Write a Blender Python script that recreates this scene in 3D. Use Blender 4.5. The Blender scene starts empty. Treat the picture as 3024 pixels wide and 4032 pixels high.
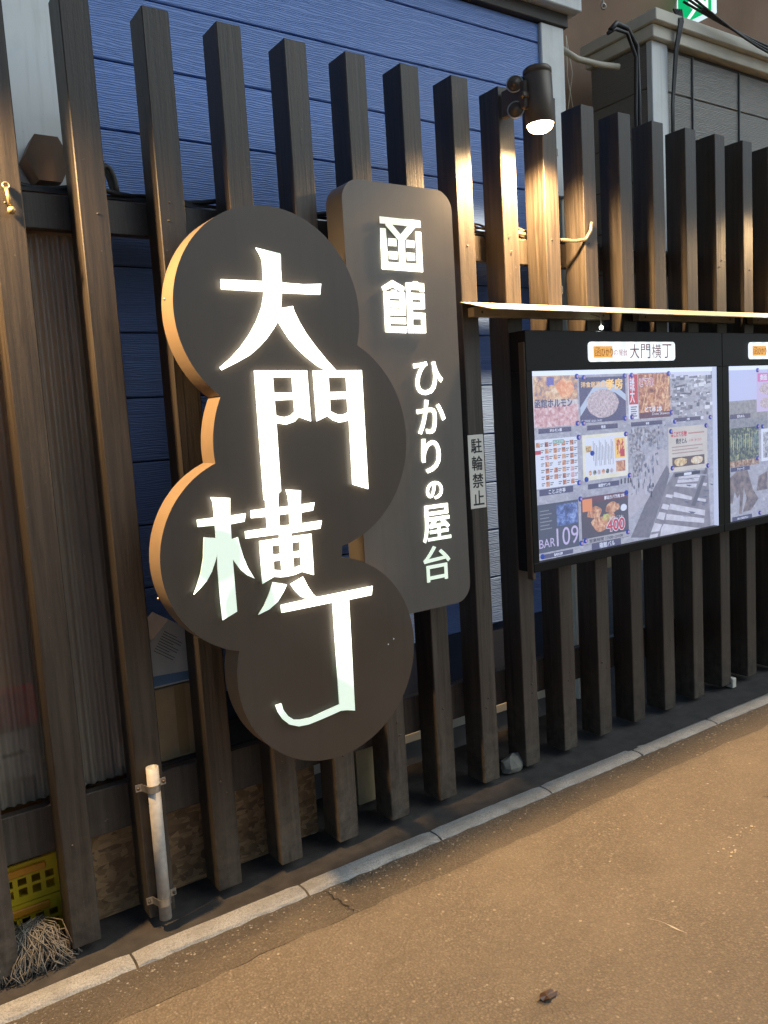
import bpy, bmesh, math, random
from mathutils import Vector, Matrix
random.seed(7)
S = bpy.context.scene
COL = S.collection
rad = math.radians

# ---------------------------------------------------------------- camera
cd = bpy.data.cameras.new('camera'); cam = bpy.data.objects.new('camera', cd); COL.objects.link(cam)
R0 = (0.8233184, -0.5643350, -0.0606028); R1 = (-0.1137772, -0.0594923, -0.9917235); R2 = (0.5560589, 0.8233994, -0.1131895)
cam.matrix_world = Matrix(((R0[0], -R1[0], -R2[0], -0.4780), (R0[1], -R1[1], -R2[1], -2.6339), (R0[2], -R1[2], -R2[2], 1.6151), (0, 0, 0, 1)))
cd.sensor_fit = 'VERTICAL'; cd.sensor_height = 36; cd.lens = 28.739; cd.clip_start = .05; cd.clip_end = 500
S.camera = cam

# ---------------------------------------------------------------- dusk sky
wd = bpy.data.worlds.new('World'); S.world = wd; wd.use_nodes = True
wn = wd.node_tree.nodes; wl = wd.node_tree.links
sky = wn.new('ShaderNodeTexSky'); sky.sky_type = 'NISHITA'; sky.sun_disc = False
sky.sun_elevation = rad(40.0); sky.sun_rotation = rad(135); sky.air_density = 1.0; sky.dust_density = 0.6; sky.ozone_density = 3.0
wl.new(sky.outputs[0], wn['Background'].inputs['Color']); wn['Background'].inputs['Strength'].default_value = 0.08

sl = bpy.data.lights.new('dusk_sky_glow', 'SUN'); sl.energy = 1.2; sl.angle = rad(50); sl.color = (.90, 1., .97)   # diffuse last light from over the street
so = bpy.data.objects.new('dusk_sky_glow', sl); COL.objects.link(so); so.rotation_euler = Vector((-.707 * math.cos(rad(40)), .707 * math.cos(rad(40)), -math.sin(rad(40)))).to_track_quat('-Z', 'Y').to_euler()
LAMP_W = 430.0           # each warm post lamp
S.view_settings.view_transform = 'Standard'; S.view_settings.look = 'None'
S.view_settings.gamma = 1.0; S.view_settings.use_curve_mapping = False
S.view_settings.exposure = 0.25
S.cycles.use_denoising = True; S.cycles.use_adaptive_sampling = True; S.cycles.adaptive_threshold = .03
S.cycles.max_bounces = 4; S.cycles.diffuse_bounces = 2; S.cycles.glossy_bounces = 2; S.cycles.transparent_max_bounces = 10; S.cycles.transmission_bounces = 5
S.cycles.sample_clamp_indirect = 4.0; S.cycles.caustics_reflective = False; S.cycles.caustics_refractive = False

# ---------------------------------------------------------------- traced outlines, metres on their own planes (x, z)
GL={'dai':[[(0.7165,2.1738),(0.8009,2.1611),(0.8024,2.155),(0.7989,2.1124),(0.799,2.0699),(0.8791,2.0676),(0.9061,2.0692),(0.9464,2.0727),(0.9417,2.0526),(0.9398,2.0365),(0.7963,2.0377),(0.7923,2.007),(0.7885,1.9887),(0.8335,1.9967),(0.8367,1.9815),(0.8543,1.9449),(0.8779,1.9065),(0.908,1.8677),(0.9445,1.8256),(0.9675,1.8015),(0.982,1.7867),(0.9446,1.7873),(0.9119,1.8023),(0.8718,1.8315),(0.8385,1.8614),(0.8116,1.8908),(0.7884,1.9262),(0.775,1.9474),(0.7598,1.9258),(0.7315,1.893),(0.7011,1.8654),(0.6656,1.8394),(0.6173,1.8164),(0.5678,1.7951),(0.5623,1.8037),(0.5969,1.8289),(0.6349,1.8631),(0.6713,1.9051),(0.6998,1.9475),(0.7199,1.9876),(0.7297,2.0201),(0.7335,2.0395),(0.5887,2.0413),(0.5893,2.0713),(0.734,2.0714),(0.7348,2.0969),(0.7356,2.1289),(0.7332,2.1435),(0.7261,2.1578)]],'mon':[[(0.679,1.7922),(0.8694,1.7889),(0.871,1.6218),(0.8272,1.6384),(0.8096,1.6237),(0.7766,1.6155),(0.7424,1.6233),(0.7405,1.4002),(0.7318,1.3945),(0.7271,1.3727),(0.6778,1.378)],[(0.7418,1.769),(0.8122,1.7688),(0.8124,1.7184),(0.7419,1.7199)],[(0.7418,1.6951),(0.8126,1.6956),(0.8132,1.6561),(0.7965,1.6438),(0.7757,1.6397),(0.7584,1.6418),(0.743,1.6477)],[(0.8929,1.788),(1.085,1.786),(1.0813,1.3739),(1.0191,1.3958),(1.0221,1.6194),(1.003,1.6136),(0.9805,1.6121),(0.9559,1.6214),(0.9368,1.6363),(0.8938,1.6206)],[(0.9501,1.765),(1.0211,1.7642),(1.021,1.7144),(0.9502,1.7153)],[(0.9496,1.6913),(1.0195,1.6909),(1.0198,1.6445),(0.9984,1.6374),(0.9762,1.6384),(0.9483,1.6513)]],'yoko':[[(0.4965,1.4056),(0.5599,1.3963),(0.555,1.3407),(0.6091,1.3421),(0.6024,1.3167),(0.5541,1.3138),(0.5537,1.2659),(0.5761,1.2695),(0.5799,1.2463),(0.5896,1.2034),(0.6027,1.1651),(0.6222,1.1283),(0.5992,1.1419),(0.5772,1.1635),(0.5615,1.1881),(0.552,1.2033),(0.5523,1.0323),(0.5016,1.0134),(0.5,1.071),(0.4997,1.181),(0.5024,1.227),(0.4932,1.2039),(0.479,1.1733),(0.4596,1.1465),(0.4382,1.1283),(0.4143,1.1113),(0.4279,1.1382),(0.4423,1.1737),(0.455,1.2204),(0.4627,1.284),(0.5025,1.2765),(0.5027,1.3166),(0.4465,1.3188),(0.4463,1.3409),(0.5032,1.3409),(0.5026,1.3786),(0.5015,1.3922)],[(0.683,1.3923),(0.7281,1.3876),(0.7258,1.3484),(0.7659,1.3482),(0.7648,1.381),(0.7587,1.4034),(0.8134,1.3954),(0.8086,1.3483),(0.8621,1.35),(0.8541,1.3239),(0.8081,1.3219),(0.8073,1.2851),(0.885,1.2859),(0.8772,1.2598),(0.7657,1.2581),(0.7648,1.2468),(0.8412,1.246),(0.8397,1.1055),(0.7951,1.1237),(0.7686,1.1177),(0.7364,1.1162),(0.7143,1.1177),(0.6911,1.1229),(0.6488,1.1064),(0.65,1.2465),(0.7226,1.2472),(0.7231,1.26),(0.6027,1.2613),(0.6026,1.2848),(0.6816,1.2854),(0.6811,1.3231),(0.6271,1.3248),(0.6286,1.349),(0.6815,1.3497)],[(0.7262,1.3234),(0.7654,1.3234),(0.7642,1.2856),(0.7253,1.2861)],[(0.6935,1.225),(0.7217,1.2248),(0.7217,1.1946),(0.6926,1.1954)],[(0.7669,1.2255),(0.7962,1.2253),(0.7953,1.1944),(0.7659,1.1948)],[(0.6939,1.1744),(0.7221,1.1739),(0.7217,1.1387),(0.693,1.1454)],[(0.7662,1.1746),(0.796,1.1745),(0.7959,1.1455),(0.7663,1.1404)],[(0.6865,1.1056),(0.7358,1.0897),(0.7229,1.0687),(0.6982,1.0384),(0.6651,1.0185),(0.6256,1.0081),(0.6478,1.0331),(0.6694,1.0693)],[(0.7985,1.1056),(0.8137,1.0709),(0.8312,1.0413),(0.8452,1.0276),(0.8102,1.0267),(0.785,1.0405),(0.7642,1.0646),(0.7501,1.0888)]],'cho':[[(0.7083,1.025),(0.8437,1.027),(1.0737,1.0277),(1.0665,0.9968),(0.9718,0.9964),(0.9665,0.5969),(0.9337,0.607),(0.9088,0.6112),(0.8741,0.6064),(0.8245,0.6002),(0.779,0.596),(0.7408,0.5995),(0.707,0.6153),(0.6832,0.6403),(0.6684,0.668),(0.6612,0.6936),(0.6829,0.6947),(0.6886,0.6708),(0.7038,0.6456),(0.7254,0.6265),(0.7484,0.6204),(0.7897,0.6176),(0.8418,0.6258),(0.9059,0.6347),(0.9066,0.9985),(0.7103,0.9987)]],'hako':[[(1.2785,2.3435),(1.4619,2.3429),(1.463,2.3186),(1.4398,2.3189),(1.3841,2.2667),(1.3831,2.1842),(1.4384,2.1829),(1.4392,2.3017),(1.4633,2.3019),(1.4625,2.1556),(1.2763,2.1572),(1.2781,2.3027),(1.3019,2.303),(1.3033,2.1835),(1.3565,2.1836),(1.3574,2.2657),(1.3022,2.3155),(1.3042,2.3202),(1.2781,2.3193)],[(1.3311,2.3195),(1.4036,2.3191),(1.3677,2.2865)],[(1.3112,2.269),(1.3467,2.2696),(1.3469,2.2433),(1.3107,2.2426)],[(1.3933,2.2682),(1.4287,2.2678),(1.4276,2.2425),(1.3925,2.2425)],[(1.3113,2.2225),(1.3475,2.2231),(1.347,2.1962),(1.3114,2.1958)],[(1.3925,2.2225),(1.4283,2.2222),(1.4275,2.1954),(1.3931,2.1948)]],'date':[[(1.2702,2.0938),(1.3178,2.1191),(1.3719,2.0961),(1.3665,2.0791),(1.3611,2.0781),(1.3185,2.0948),(1.2771,2.0776)],[(1.277,2.0755),(1.311,2.0767),(1.3119,2.0838),(1.3343,2.0838),(1.3359,2.0764),(1.3716,2.0768),(1.3703,1.9937),(1.297,1.9931),(1.297,1.9843),(1.3697,1.9844),(1.3697,1.9612),(1.2971,1.9627),(1.2967,1.9523),(1.3702,1.9524),(1.3689,1.9282),(1.2746,1.9313)],[(1.2996,2.0536),(1.3499,2.053),(1.3493,2.0443),(1.2993,2.0445)],[(1.2988,2.0225),(1.3491,2.0214),(1.3487,2.0156),(1.2987,2.0159)],[(1.3805,2.1131),(1.4115,2.1141),(1.415,2.1187),(1.4354,2.1188),(1.4362,2.1141),(1.4639,2.1132),(1.4633,2.0817),(1.4443,2.0819),(1.4435,2.0886),(1.4012,2.0891),(1.3985,2.082),(1.38,2.0821)],[(1.3811,2.0771),(1.4635,2.0749),(1.4622,2.0186),(1.404,2.0172),(1.4038,2.0054),(1.4633,2.0027),(1.4615,1.9289),(1.3785,1.9288)],[(1.4039,2.0522),(1.4461,2.0534),(1.4453,2.042),(1.4032,2.0425)],[(1.4031,1.9808),(1.4439,1.9815),(1.4429,1.955),(1.4015,1.9567)]]}
FB=[('ひ', 1.3887, 1.5358, 1.6916, 1.8266), ('か', 1.3932, 1.5387, 1.543, 1.6813), ('り', 1.405, 1.5055, 1.3919, 1.5331), ('の', 1.4181, 1.5067, 1.2881, 1.3664), ('屋', 1.3895, 1.537, 1.1213, 1.2751), ('台', 1.3852, 1.5265, 0.9659, 1.1148)]
OUT=[(0.5642,1.7162),(0.5573,1.7216),(0.5507,1.7272),(0.5441,1.7329),(0.5378,1.7388),(0.5315,1.7449),(0.5255,1.7512),(0.5196,1.7576),(0.5139,1.7642),(0.5083,1.7709),(0.503,1.7777),(0.4978,1.7847),(0.4928,1.7919),(0.488,1.7991),(0.4833,1.8065),(0.4789,1.814),(0.4747,1.8216),(0.4706,1.8293),(0.4668,1.8372),(0.4632,1.8451),(0.4598,1.8531),(0.4566,1.8612),(0.4536,1.8694),(0.4509,1.8776),(0.4483,1.886),(0.446,1.8943),(0.4439,1.9028),(0.442,1.9113),(0.4403,1.9198),(0.4389,1.9284),(0.4377,1.9371),(0.4367,1.9457),(0.4359,1.9544),(0.4354,1.9631),(0.4351,1.9718),(0.435,1.9805),(0.4352,1.9892),(0.4355,1.9979),(0.4361,2.0066),(0.437,2.0152),(0.438,2.0239),(0.4393,2.0325),(0.4409,2.0411),(0.4426,2.0496),(0.4446,2.0581),(0.4467,2.0665),(0.4491,2.0749),(0.4518,2.0832),(0.4546,2.0914),(0.4577,2.0996),(0.4609,2.1076),(0.4644,2.1156),(0.4681,2.1235),(0.472,2.1313),(0.4761,2.139),(0.4804,2.1466),(0.4849,2.154),(0.4896,2.1614),(0.4944,2.1686),(0.4995,2.1757),(0.5048,2.1826),(0.5102,2.1894),(0.5158,2.1961),(0.5216,2.2026),(0.5275,2.2089),(0.5336,2.2151),(0.5399,2.2212),(0.5463,2.2271),(0.5529,2.2328),(0.5596,2.2383),(0.5665,2.2436),(0.5735,2.2488),(0.5807,2.2538),(0.5879,2.2586),(0.5953,2.2632),(0.6028,2.2676),(0.6105,2.2718),(0.6182,2.2758),(0.626,2.2796),(0.634,2.2832),(0.642,2.2866),(0.6501,2.2897),(0.6583,2.2927),(0.6666,2.2954),(0.6749,2.298),(0.6833,2.3003),(0.6917,2.3024),(0.7003,2.3042),(0.7088,2.3059),(0.7174,2.3073),(0.726,2.3085),(0.7347,2.3094),(0.7434,2.3102),(0.752,2.3107),(0.7607,2.3109),(0.7695,2.311),(0.7782,2.3108),(0.7869,2.3104),(0.7955,2.3098),(0.8042,2.3089),(0.8128,2.3078),(0.8215,2.3065),(0.83,2.305),(0.8386,2.3032),(0.847,2.3012),(0.8555,2.299),(0.8638,2.2966),(0.8721,2.2939),(0.8803,2.2911),(0.8885,2.288),(0.8965,2.2847),(0.9045,2.2812),(0.9124,2.2775),(0.9202,2.2736),(0.9278,2.2694),(0.9354,2.2651),(0.9428,2.2606),(0.9502,2.2559),(0.9574,2.251),(0.9644,2.2459),(0.9714,2.2406),(0.9782,2.2352),(0.9848,2.2296),(0.9913,2.2238),(0.9976,2.2178),(1.0038,2.2117),(1.0099,2.2054),(1.0157,2.1989),(1.0214,2.1923),(1.0269,2.1856),(1.0322,2.1787),(1.0374,2.1717),(1.0423,2.1645),(1.0471,2.1572),(1.0517,2.1498),(1.0561,2.1423),(1.0602,2.1347),(1.0642,2.1269),(1.068,2.1191),(1.0716,2.1111),(1.0749,2.1031),(1.0781,2.095),(1.081,2.0868),(1.0837,2.0785),(1.0862,2.0702),(1.0885,2.0618),(1.0906,2.0533),(1.0924,2.0448),(1.094,2.0362),(1.0954,2.0276),(1.0966,2.019),(1.0975,2.0104),(1.0982,2.0017),(1.0987,1.993),(1.099,1.9843),(1.099,1.9756),(1.0988,1.9669),(1.0983,1.9582),(1.0977,1.9495),(1.0968,1.9408),(1.0957,1.9322),(1.0943,1.9236),(1.0928,1.915),(1.091,1.9065),(1.089,1.898),(1.0867,1.8896),(1.0843,1.8812),(1.0816,1.873),(1.0901,1.868),(1.0984,1.8628),(1.1066,1.8573),(1.1146,1.8517),(1.1225,1.8458),(1.1303,1.8398),(1.1378,1.8335),(1.1452,1.8271),(1.1525,1.8204),(1.1595,1.8136),(1.1664,1.8065),(1.1731,1.7993),(1.1796,1.792),(1.1858,1.7844),(1.1919,1.7767),(1.1978,1.7688),(1.2035,1.7608),(1.209,1.7527),(1.2142,1.7443),(1.2192,1.7359),(1.224,1.7273),(1.2286,1.7186),(1.2329,1.7098),(1.237,1.7009),(1.2409,1.6919),(1.2445,1.6827),(1.2479,1.6735),(1.251,1.6642),(1.2539,1.6548),(1.2566,1.6453),(1.259,1.6358),(1.2611,1.6262),(1.263,1.6166),(1.2646,1.6069),(1.266,1.5972),(1.2671,1.5874),(1.268,1.5776),(1.2686,1.5678),(1.2689,1.558),(1.269,1.5482),(1.2688,1.5383),(1.2684,1.5285),(1.2677,1.5187),(1.2667,1.509),(1.2655,1.4992),(1.264,1.4895),(1.2623,1.4798),(1.2603,1.4702),(1.2581,1.4606),(1.2556,1.4511),(1.2529,1.4417),(1.2499,1.4323),(1.2467,1.423),(1.2432,1.4139),(1.2395,1.4048),(1.2355,1.3958),(1.2313,1.3869),(1.2269,1.3781),(1.2223,1.3695),(1.2174,1.3609),(1.2123,1.3525),(1.2069,1.3443),(1.2014,1.3362),(1.1956,1.3282),(1.1897,1.3204),(1.1835,1.3127),(1.1772,1.3053),(1.1706,1.298),(1.1638,1.2908),(1.1569,1.2839),(1.1498,1.2771),(1.1425,1.2705),(1.135,1.2641),(1.1274,1.2579),(1.1196,1.252),(1.1117,1.2462),(1.1036,1.2406),(1.0953,1.2353),(1.0869,1.2301),(1.0784,1.2252),(1.0698,1.2206),(1.061,1.2161),(1.0521,1.2119),(1.0432,1.2079),(1.0341,1.2042),(1.0249,1.2007),(1.0156,1.1974),(1.0063,1.1944),(0.9968,1.1917),(0.9873,1.1891),(0.9778,1.1869),(0.9682,1.1849),(0.9673,1.175),(0.9661,1.1652),(0.9647,1.1554),(0.9629,1.1456),(0.9721,1.1438),(0.9812,1.1416),(0.9902,1.1393),(0.9991,1.1367),(1.008,1.1339),(1.0169,1.1308),(1.0256,1.1275),(1.0342,1.124),(1.0428,1.1202),(1.0512,1.1163),(1.0596,1.1121),(1.0678,1.1077),(1.0759,1.103),(1.0839,1.0982),(1.0917,1.0932),(1.0994,1.0879),(1.107,1.0825),(1.1145,1.0768),(1.1217,1.071),(1.1289,1.065),(1.1358,1.0587),(1.1426,1.0523),(1.1492,1.0458),(1.1557,1.039),(1.162,1.0321),(1.1681,1.0251),(1.174,1.0178),(1.1797,1.0104),(1.1852,1.0029),(1.1905,0.9952),(1.1956,0.9874),(1.2005,0.9795),(1.2052,0.9714),(1.2097,0.9632),(1.2139,0.9549),(1.218,0.9465),(1.2218,0.938),(1.2254,0.9294),(1.2288,0.9207),(1.2319,0.9119),(1.2348,0.903),(1.2375,0.8941),(1.2399,0.8851),(1.2421,0.876),(1.2441,0.8669),(1.2458,0.8577),(1.2472,0.8485),(1.2485,0.8392),(1.2495,0.83),(1.2502,0.8207),(1.2507,0.8113),(1.251,0.802),(1.251,0.7927),(1.2507,0.7833),(1.2503,0.774),(1.2495,0.7647),(1.2486,0.7554),(1.2473,0.7462),(1.2459,0.737),(1.2442,0.7278),(1.2422,0.7187),(1.2401,0.7096),(1.2377,0.7006),(1.235,0.6916),(1.2321,0.6828),(1.229,0.674),(1.2256,0.6652),(1.2221,0.6566),(1.2183,0.6481),(1.2142,0.6397),(1.21,0.6314),(1.2055,0.6232),(1.2009,0.6151),(1.196,0.6072),(1.1909,0.5993),(1.1856,0.5916),(1.1801,0.5841),(1.1744,0.5767),(1.1685,0.5695),(1.1624,0.5624),(1.1562,0.5555),(1.1497,0.5487),(1.1431,0.5421),(1.1363,0.5357),(1.1294,0.5295),(1.1223,0.5234),(1.115,0.5176),(1.1076,0.5119),(1.1,0.5065),(1.0923,0.5012),(1.0845,0.4962),(1.0765,0.4913),(1.0684,0.4867),(1.0602,0.4822),(1.0518,0.478),(1.0434,0.474),(1.0349,0.4703),(1.0262,0.4667),(1.0175,0.4634),(1.0087,0.4604),(0.9998,0.4575),(0.9908,0.4549),(0.9818,0.4525),(0.9727,0.4504),(0.9636,0.4485),(0.9544,0.4468),(0.9452,0.4454),(0.9359,0.4443),(0.9266,0.4433),(0.9173,0.4426),(0.908,0.4422),(0.8987,0.442),(0.8893,0.4421),(0.88,0.4424),(0.8707,0.4429),(0.8614,0.4437),(0.8521,0.4447),(0.8429,0.446),(0.8337,0.4475),(0.8245,0.4493),(0.8154,0.4513),(0.8063,0.4535),(0.7973,0.456),(0.7884,0.4587),(0.7796,0.4616),(0.7708,0.4648),(0.7621,0.4682),(0.7535,0.4719),(0.745,0.4757),(0.7366,0.4798),(0.7283,0.4841),(0.7202,0.4886),(0.7121,0.4933),(0.7042,0.4983),(0.6964,0.5034),(0.6888,0.5088),(0.6812,0.5143),(0.6739,0.5201),(0.6667,0.526),(0.6596,0.5321),(0.6528,0.5384),(0.6461,0.5449),(0.6395,0.5516),(0.6331,0.5584),(0.627,0.5654),(0.621,0.5725),(0.6152,0.5798),(0.6096,0.5873),(0.6041,0.5949),(0.5989,0.6026),(0.5939,0.6105),(0.5891,0.6185),(0.5845,0.6267),(0.5802,0.6349),(0.576,0.6433),(0.5721,0.6517),(0.5684,0.6603),(0.5649,0.6689),(0.5616,0.6777),(0.5586,0.6865),(0.5558,0.6954),(0.5533,0.7044),(0.551,0.7134),(0.5489,0.7225),(0.5471,0.7317),(0.5455,0.7409),(0.5441,0.7501),(0.543,0.7594),(0.5421,0.7687),(0.5415,0.778),(0.5411,0.7873),(0.541,0.7966),(0.5411,0.806),(0.5415,0.8153),(0.5421,0.8246),(0.5429,0.8339),(0.544,0.8432),(0.5454,0.8524),(0.5469,0.8616),(0.5487,0.8708),(0.5508,0.8799),(0.5531,0.8889),(0.5556,0.8979),(0.5475,0.9004),(0.5394,0.9031),(0.5314,0.906),(0.5235,0.9091),(0.5156,0.9125),(0.5079,0.916),(0.5002,0.9198),(0.4926,0.9237),(0.4852,0.9279),(0.4778,0.9322),(0.4706,0.9368),(0.4635,0.9415),(0.4566,0.9464),(0.4497,0.9515),(0.443,0.9568),(0.4364,0.9622),(0.43,0.9678),(0.4238,0.9736),(0.4177,0.9796),(0.4117,0.9857),(0.4059,0.9919),(0.4003,0.9983),(0.3948,1.0049),(0.3896,1.0116),(0.3845,1.0184),(0.3796,1.0254),(0.3748,1.0325),(0.3703,1.0397),(0.3659,1.0471),(0.3618,1.0545),(0.3578,1.0621),(0.3541,1.0697),(0.3505,1.0775),(0.3472,1.0853),(0.3441,1.0933),(0.3411,1.1013),(0.3384,1.1094),(0.3359,1.1175),(0.3337,1.1257),(0.3316,1.134),(0.3297,1.1423),(0.3281,1.1507),(0.3267,1.1591),(0.3255,1.1676),(0.3246,1.176),(0.3239,1.1845),(0.3233,1.193),(0.3231,1.2016),(0.323,1.2101),(0.3232,1.2186),(0.3236,1.2271),(0.3242,1.2356),(0.325,1.2441),(0.3261,1.2526),(0.3274,1.261),(0.3289,1.2694),(0.3306,1.2778),(0.3326,1.2861),(0.3347,1.2943),(0.3371,1.3025),(0.3397,1.3106),(0.3426,1.3187),(0.3456,1.3266),(0.3488,1.3345),(0.3523,1.3423),(0.3559,1.35),(0.3598,1.3576),(0.3638,1.3652),(0.3681,1.3725),(0.3725,1.3798),(0.3771,1.387),(0.3819,1.394),(0.3869,1.4009),(0.3921,1.4077),(0.3975,1.4143),(0.403,1.4208),(0.4087,1.4272),(0.4146,1.4333),(0.4206,1.4394),(0.4268,1.4452),(0.4332,1.451),(0.4396,1.4565),(0.4463,1.4618),(0.453,1.467),(0.46,1.472),(0.467,1.4769),(0.4741,1.4815),(0.4814,1.4859),(0.4888,1.4902),(0.4963,1.4942),(0.5039,1.4981),(0.5116,1.5017),(0.5194,1.5052),(0.5273,1.5084),(0.5263,1.5185),(0.5256,1.5287),(0.5252,1.5389),(0.525,1.5491),(0.5251,1.5593),(0.5255,1.5694),(0.5262,1.5796),(0.5271,1.5897),(0.5284,1.5999),(0.5299,1.6099),(0.5316,1.62),(0.5337,1.6299),(0.536,1.6399),(0.5386,1.6497),(0.5415,1.6595),(0.5446,1.6692),(0.548,1.6788),(0.5517,1.6883),(0.5556,1.6977),(0.5597,1.707)]
PO={'A': (2.0577, 1.5355, 2.3331, 1.7555), 'B': (2.3456, 1.54, 2.6581, 1.7448), 'C1': (2.6788, 1.542, 2.748, 1.756), 'C2': (2.7537, 1.5404, 2.9922, 1.7547), 'D': (2.0509, 1.2689, 2.3196, 1.4836), 'E': (2.3542, 1.2777, 2.6633, 1.4856), 'F': (2.9718, 1.2629, 3.2866, 1.4861), 'G': (2.0526, 0.9858, 2.3117, 1.1995), 'H': (2.332, 0.9835, 2.6553, 1.2029), 'I': (3.7417, 1.5283, 4.0969, 1.7431), 'J': (3.4841, 1.2442, 3.755, 1.4511), 'K': (3.7825, 1.2548, 4.0947, 1.4333)}
TG={'A': (2.0811, 1.5087, 2.2845, 1.53), 'B': (2.3888, 1.5057, 2.597, 1.528), 'C': (2.6939, 1.5065, 2.9249, 1.5263), 'L': (3.0209, 1.5117, 3.235, 1.5304), 'D': (2.0724, 1.2373, 2.283, 1.2656), 'E': (2.3826, 1.237, 2.5947, 1.2605), 'F': (3.0165, 1.2366, 3.2225, 1.2538), 'G': (2.0744, 0.9584, 2.2688, 0.9778), 'H': (2.3948, 0.9521, 2.5962, 0.9866), 'M': (3.4927, 1.501, 3.679, 1.525), 'N': (3.4935, 1.2198, 3.667, 1.2421), 'O': (3.5015, 0.9501, 3.6856, 0.9757)}
MG=[(2.3263, 1.7503), (2.371, 1.7435), (2.6493, 1.746), (2.7002, 1.7476), (2.9767, 1.7501), (2.9924, 1.5601), (3.0175, 1.5145), (3.31, 1.5215), (2.3222, 1.5422), (2.3612, 1.5401), (2.6451, 1.5479), (2.6951, 1.5516), (2.6474, 1.4747), (2.3252, 1.4791), (2.4118, 1.401), (3.2737, 1.4801), (2.9848, 1.4663), (2.9906, 1.2836), (3.2842, 1.2734), (2.6663, 1.2778), (2.3676, 1.2847), (2.3189, 1.2747), (2.64, 1.197), (2.3239, 1.1999), (2.6431, 1.0084), (2.3202, 0.9971), (2.348, 1.0046), (2.0715, 0.971), (3.7435, 1.7533), (3.7423, 1.4493), (3.7875, 1.4468), (3.7359, 1.2754), (3.7531, 0.9727)]
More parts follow.
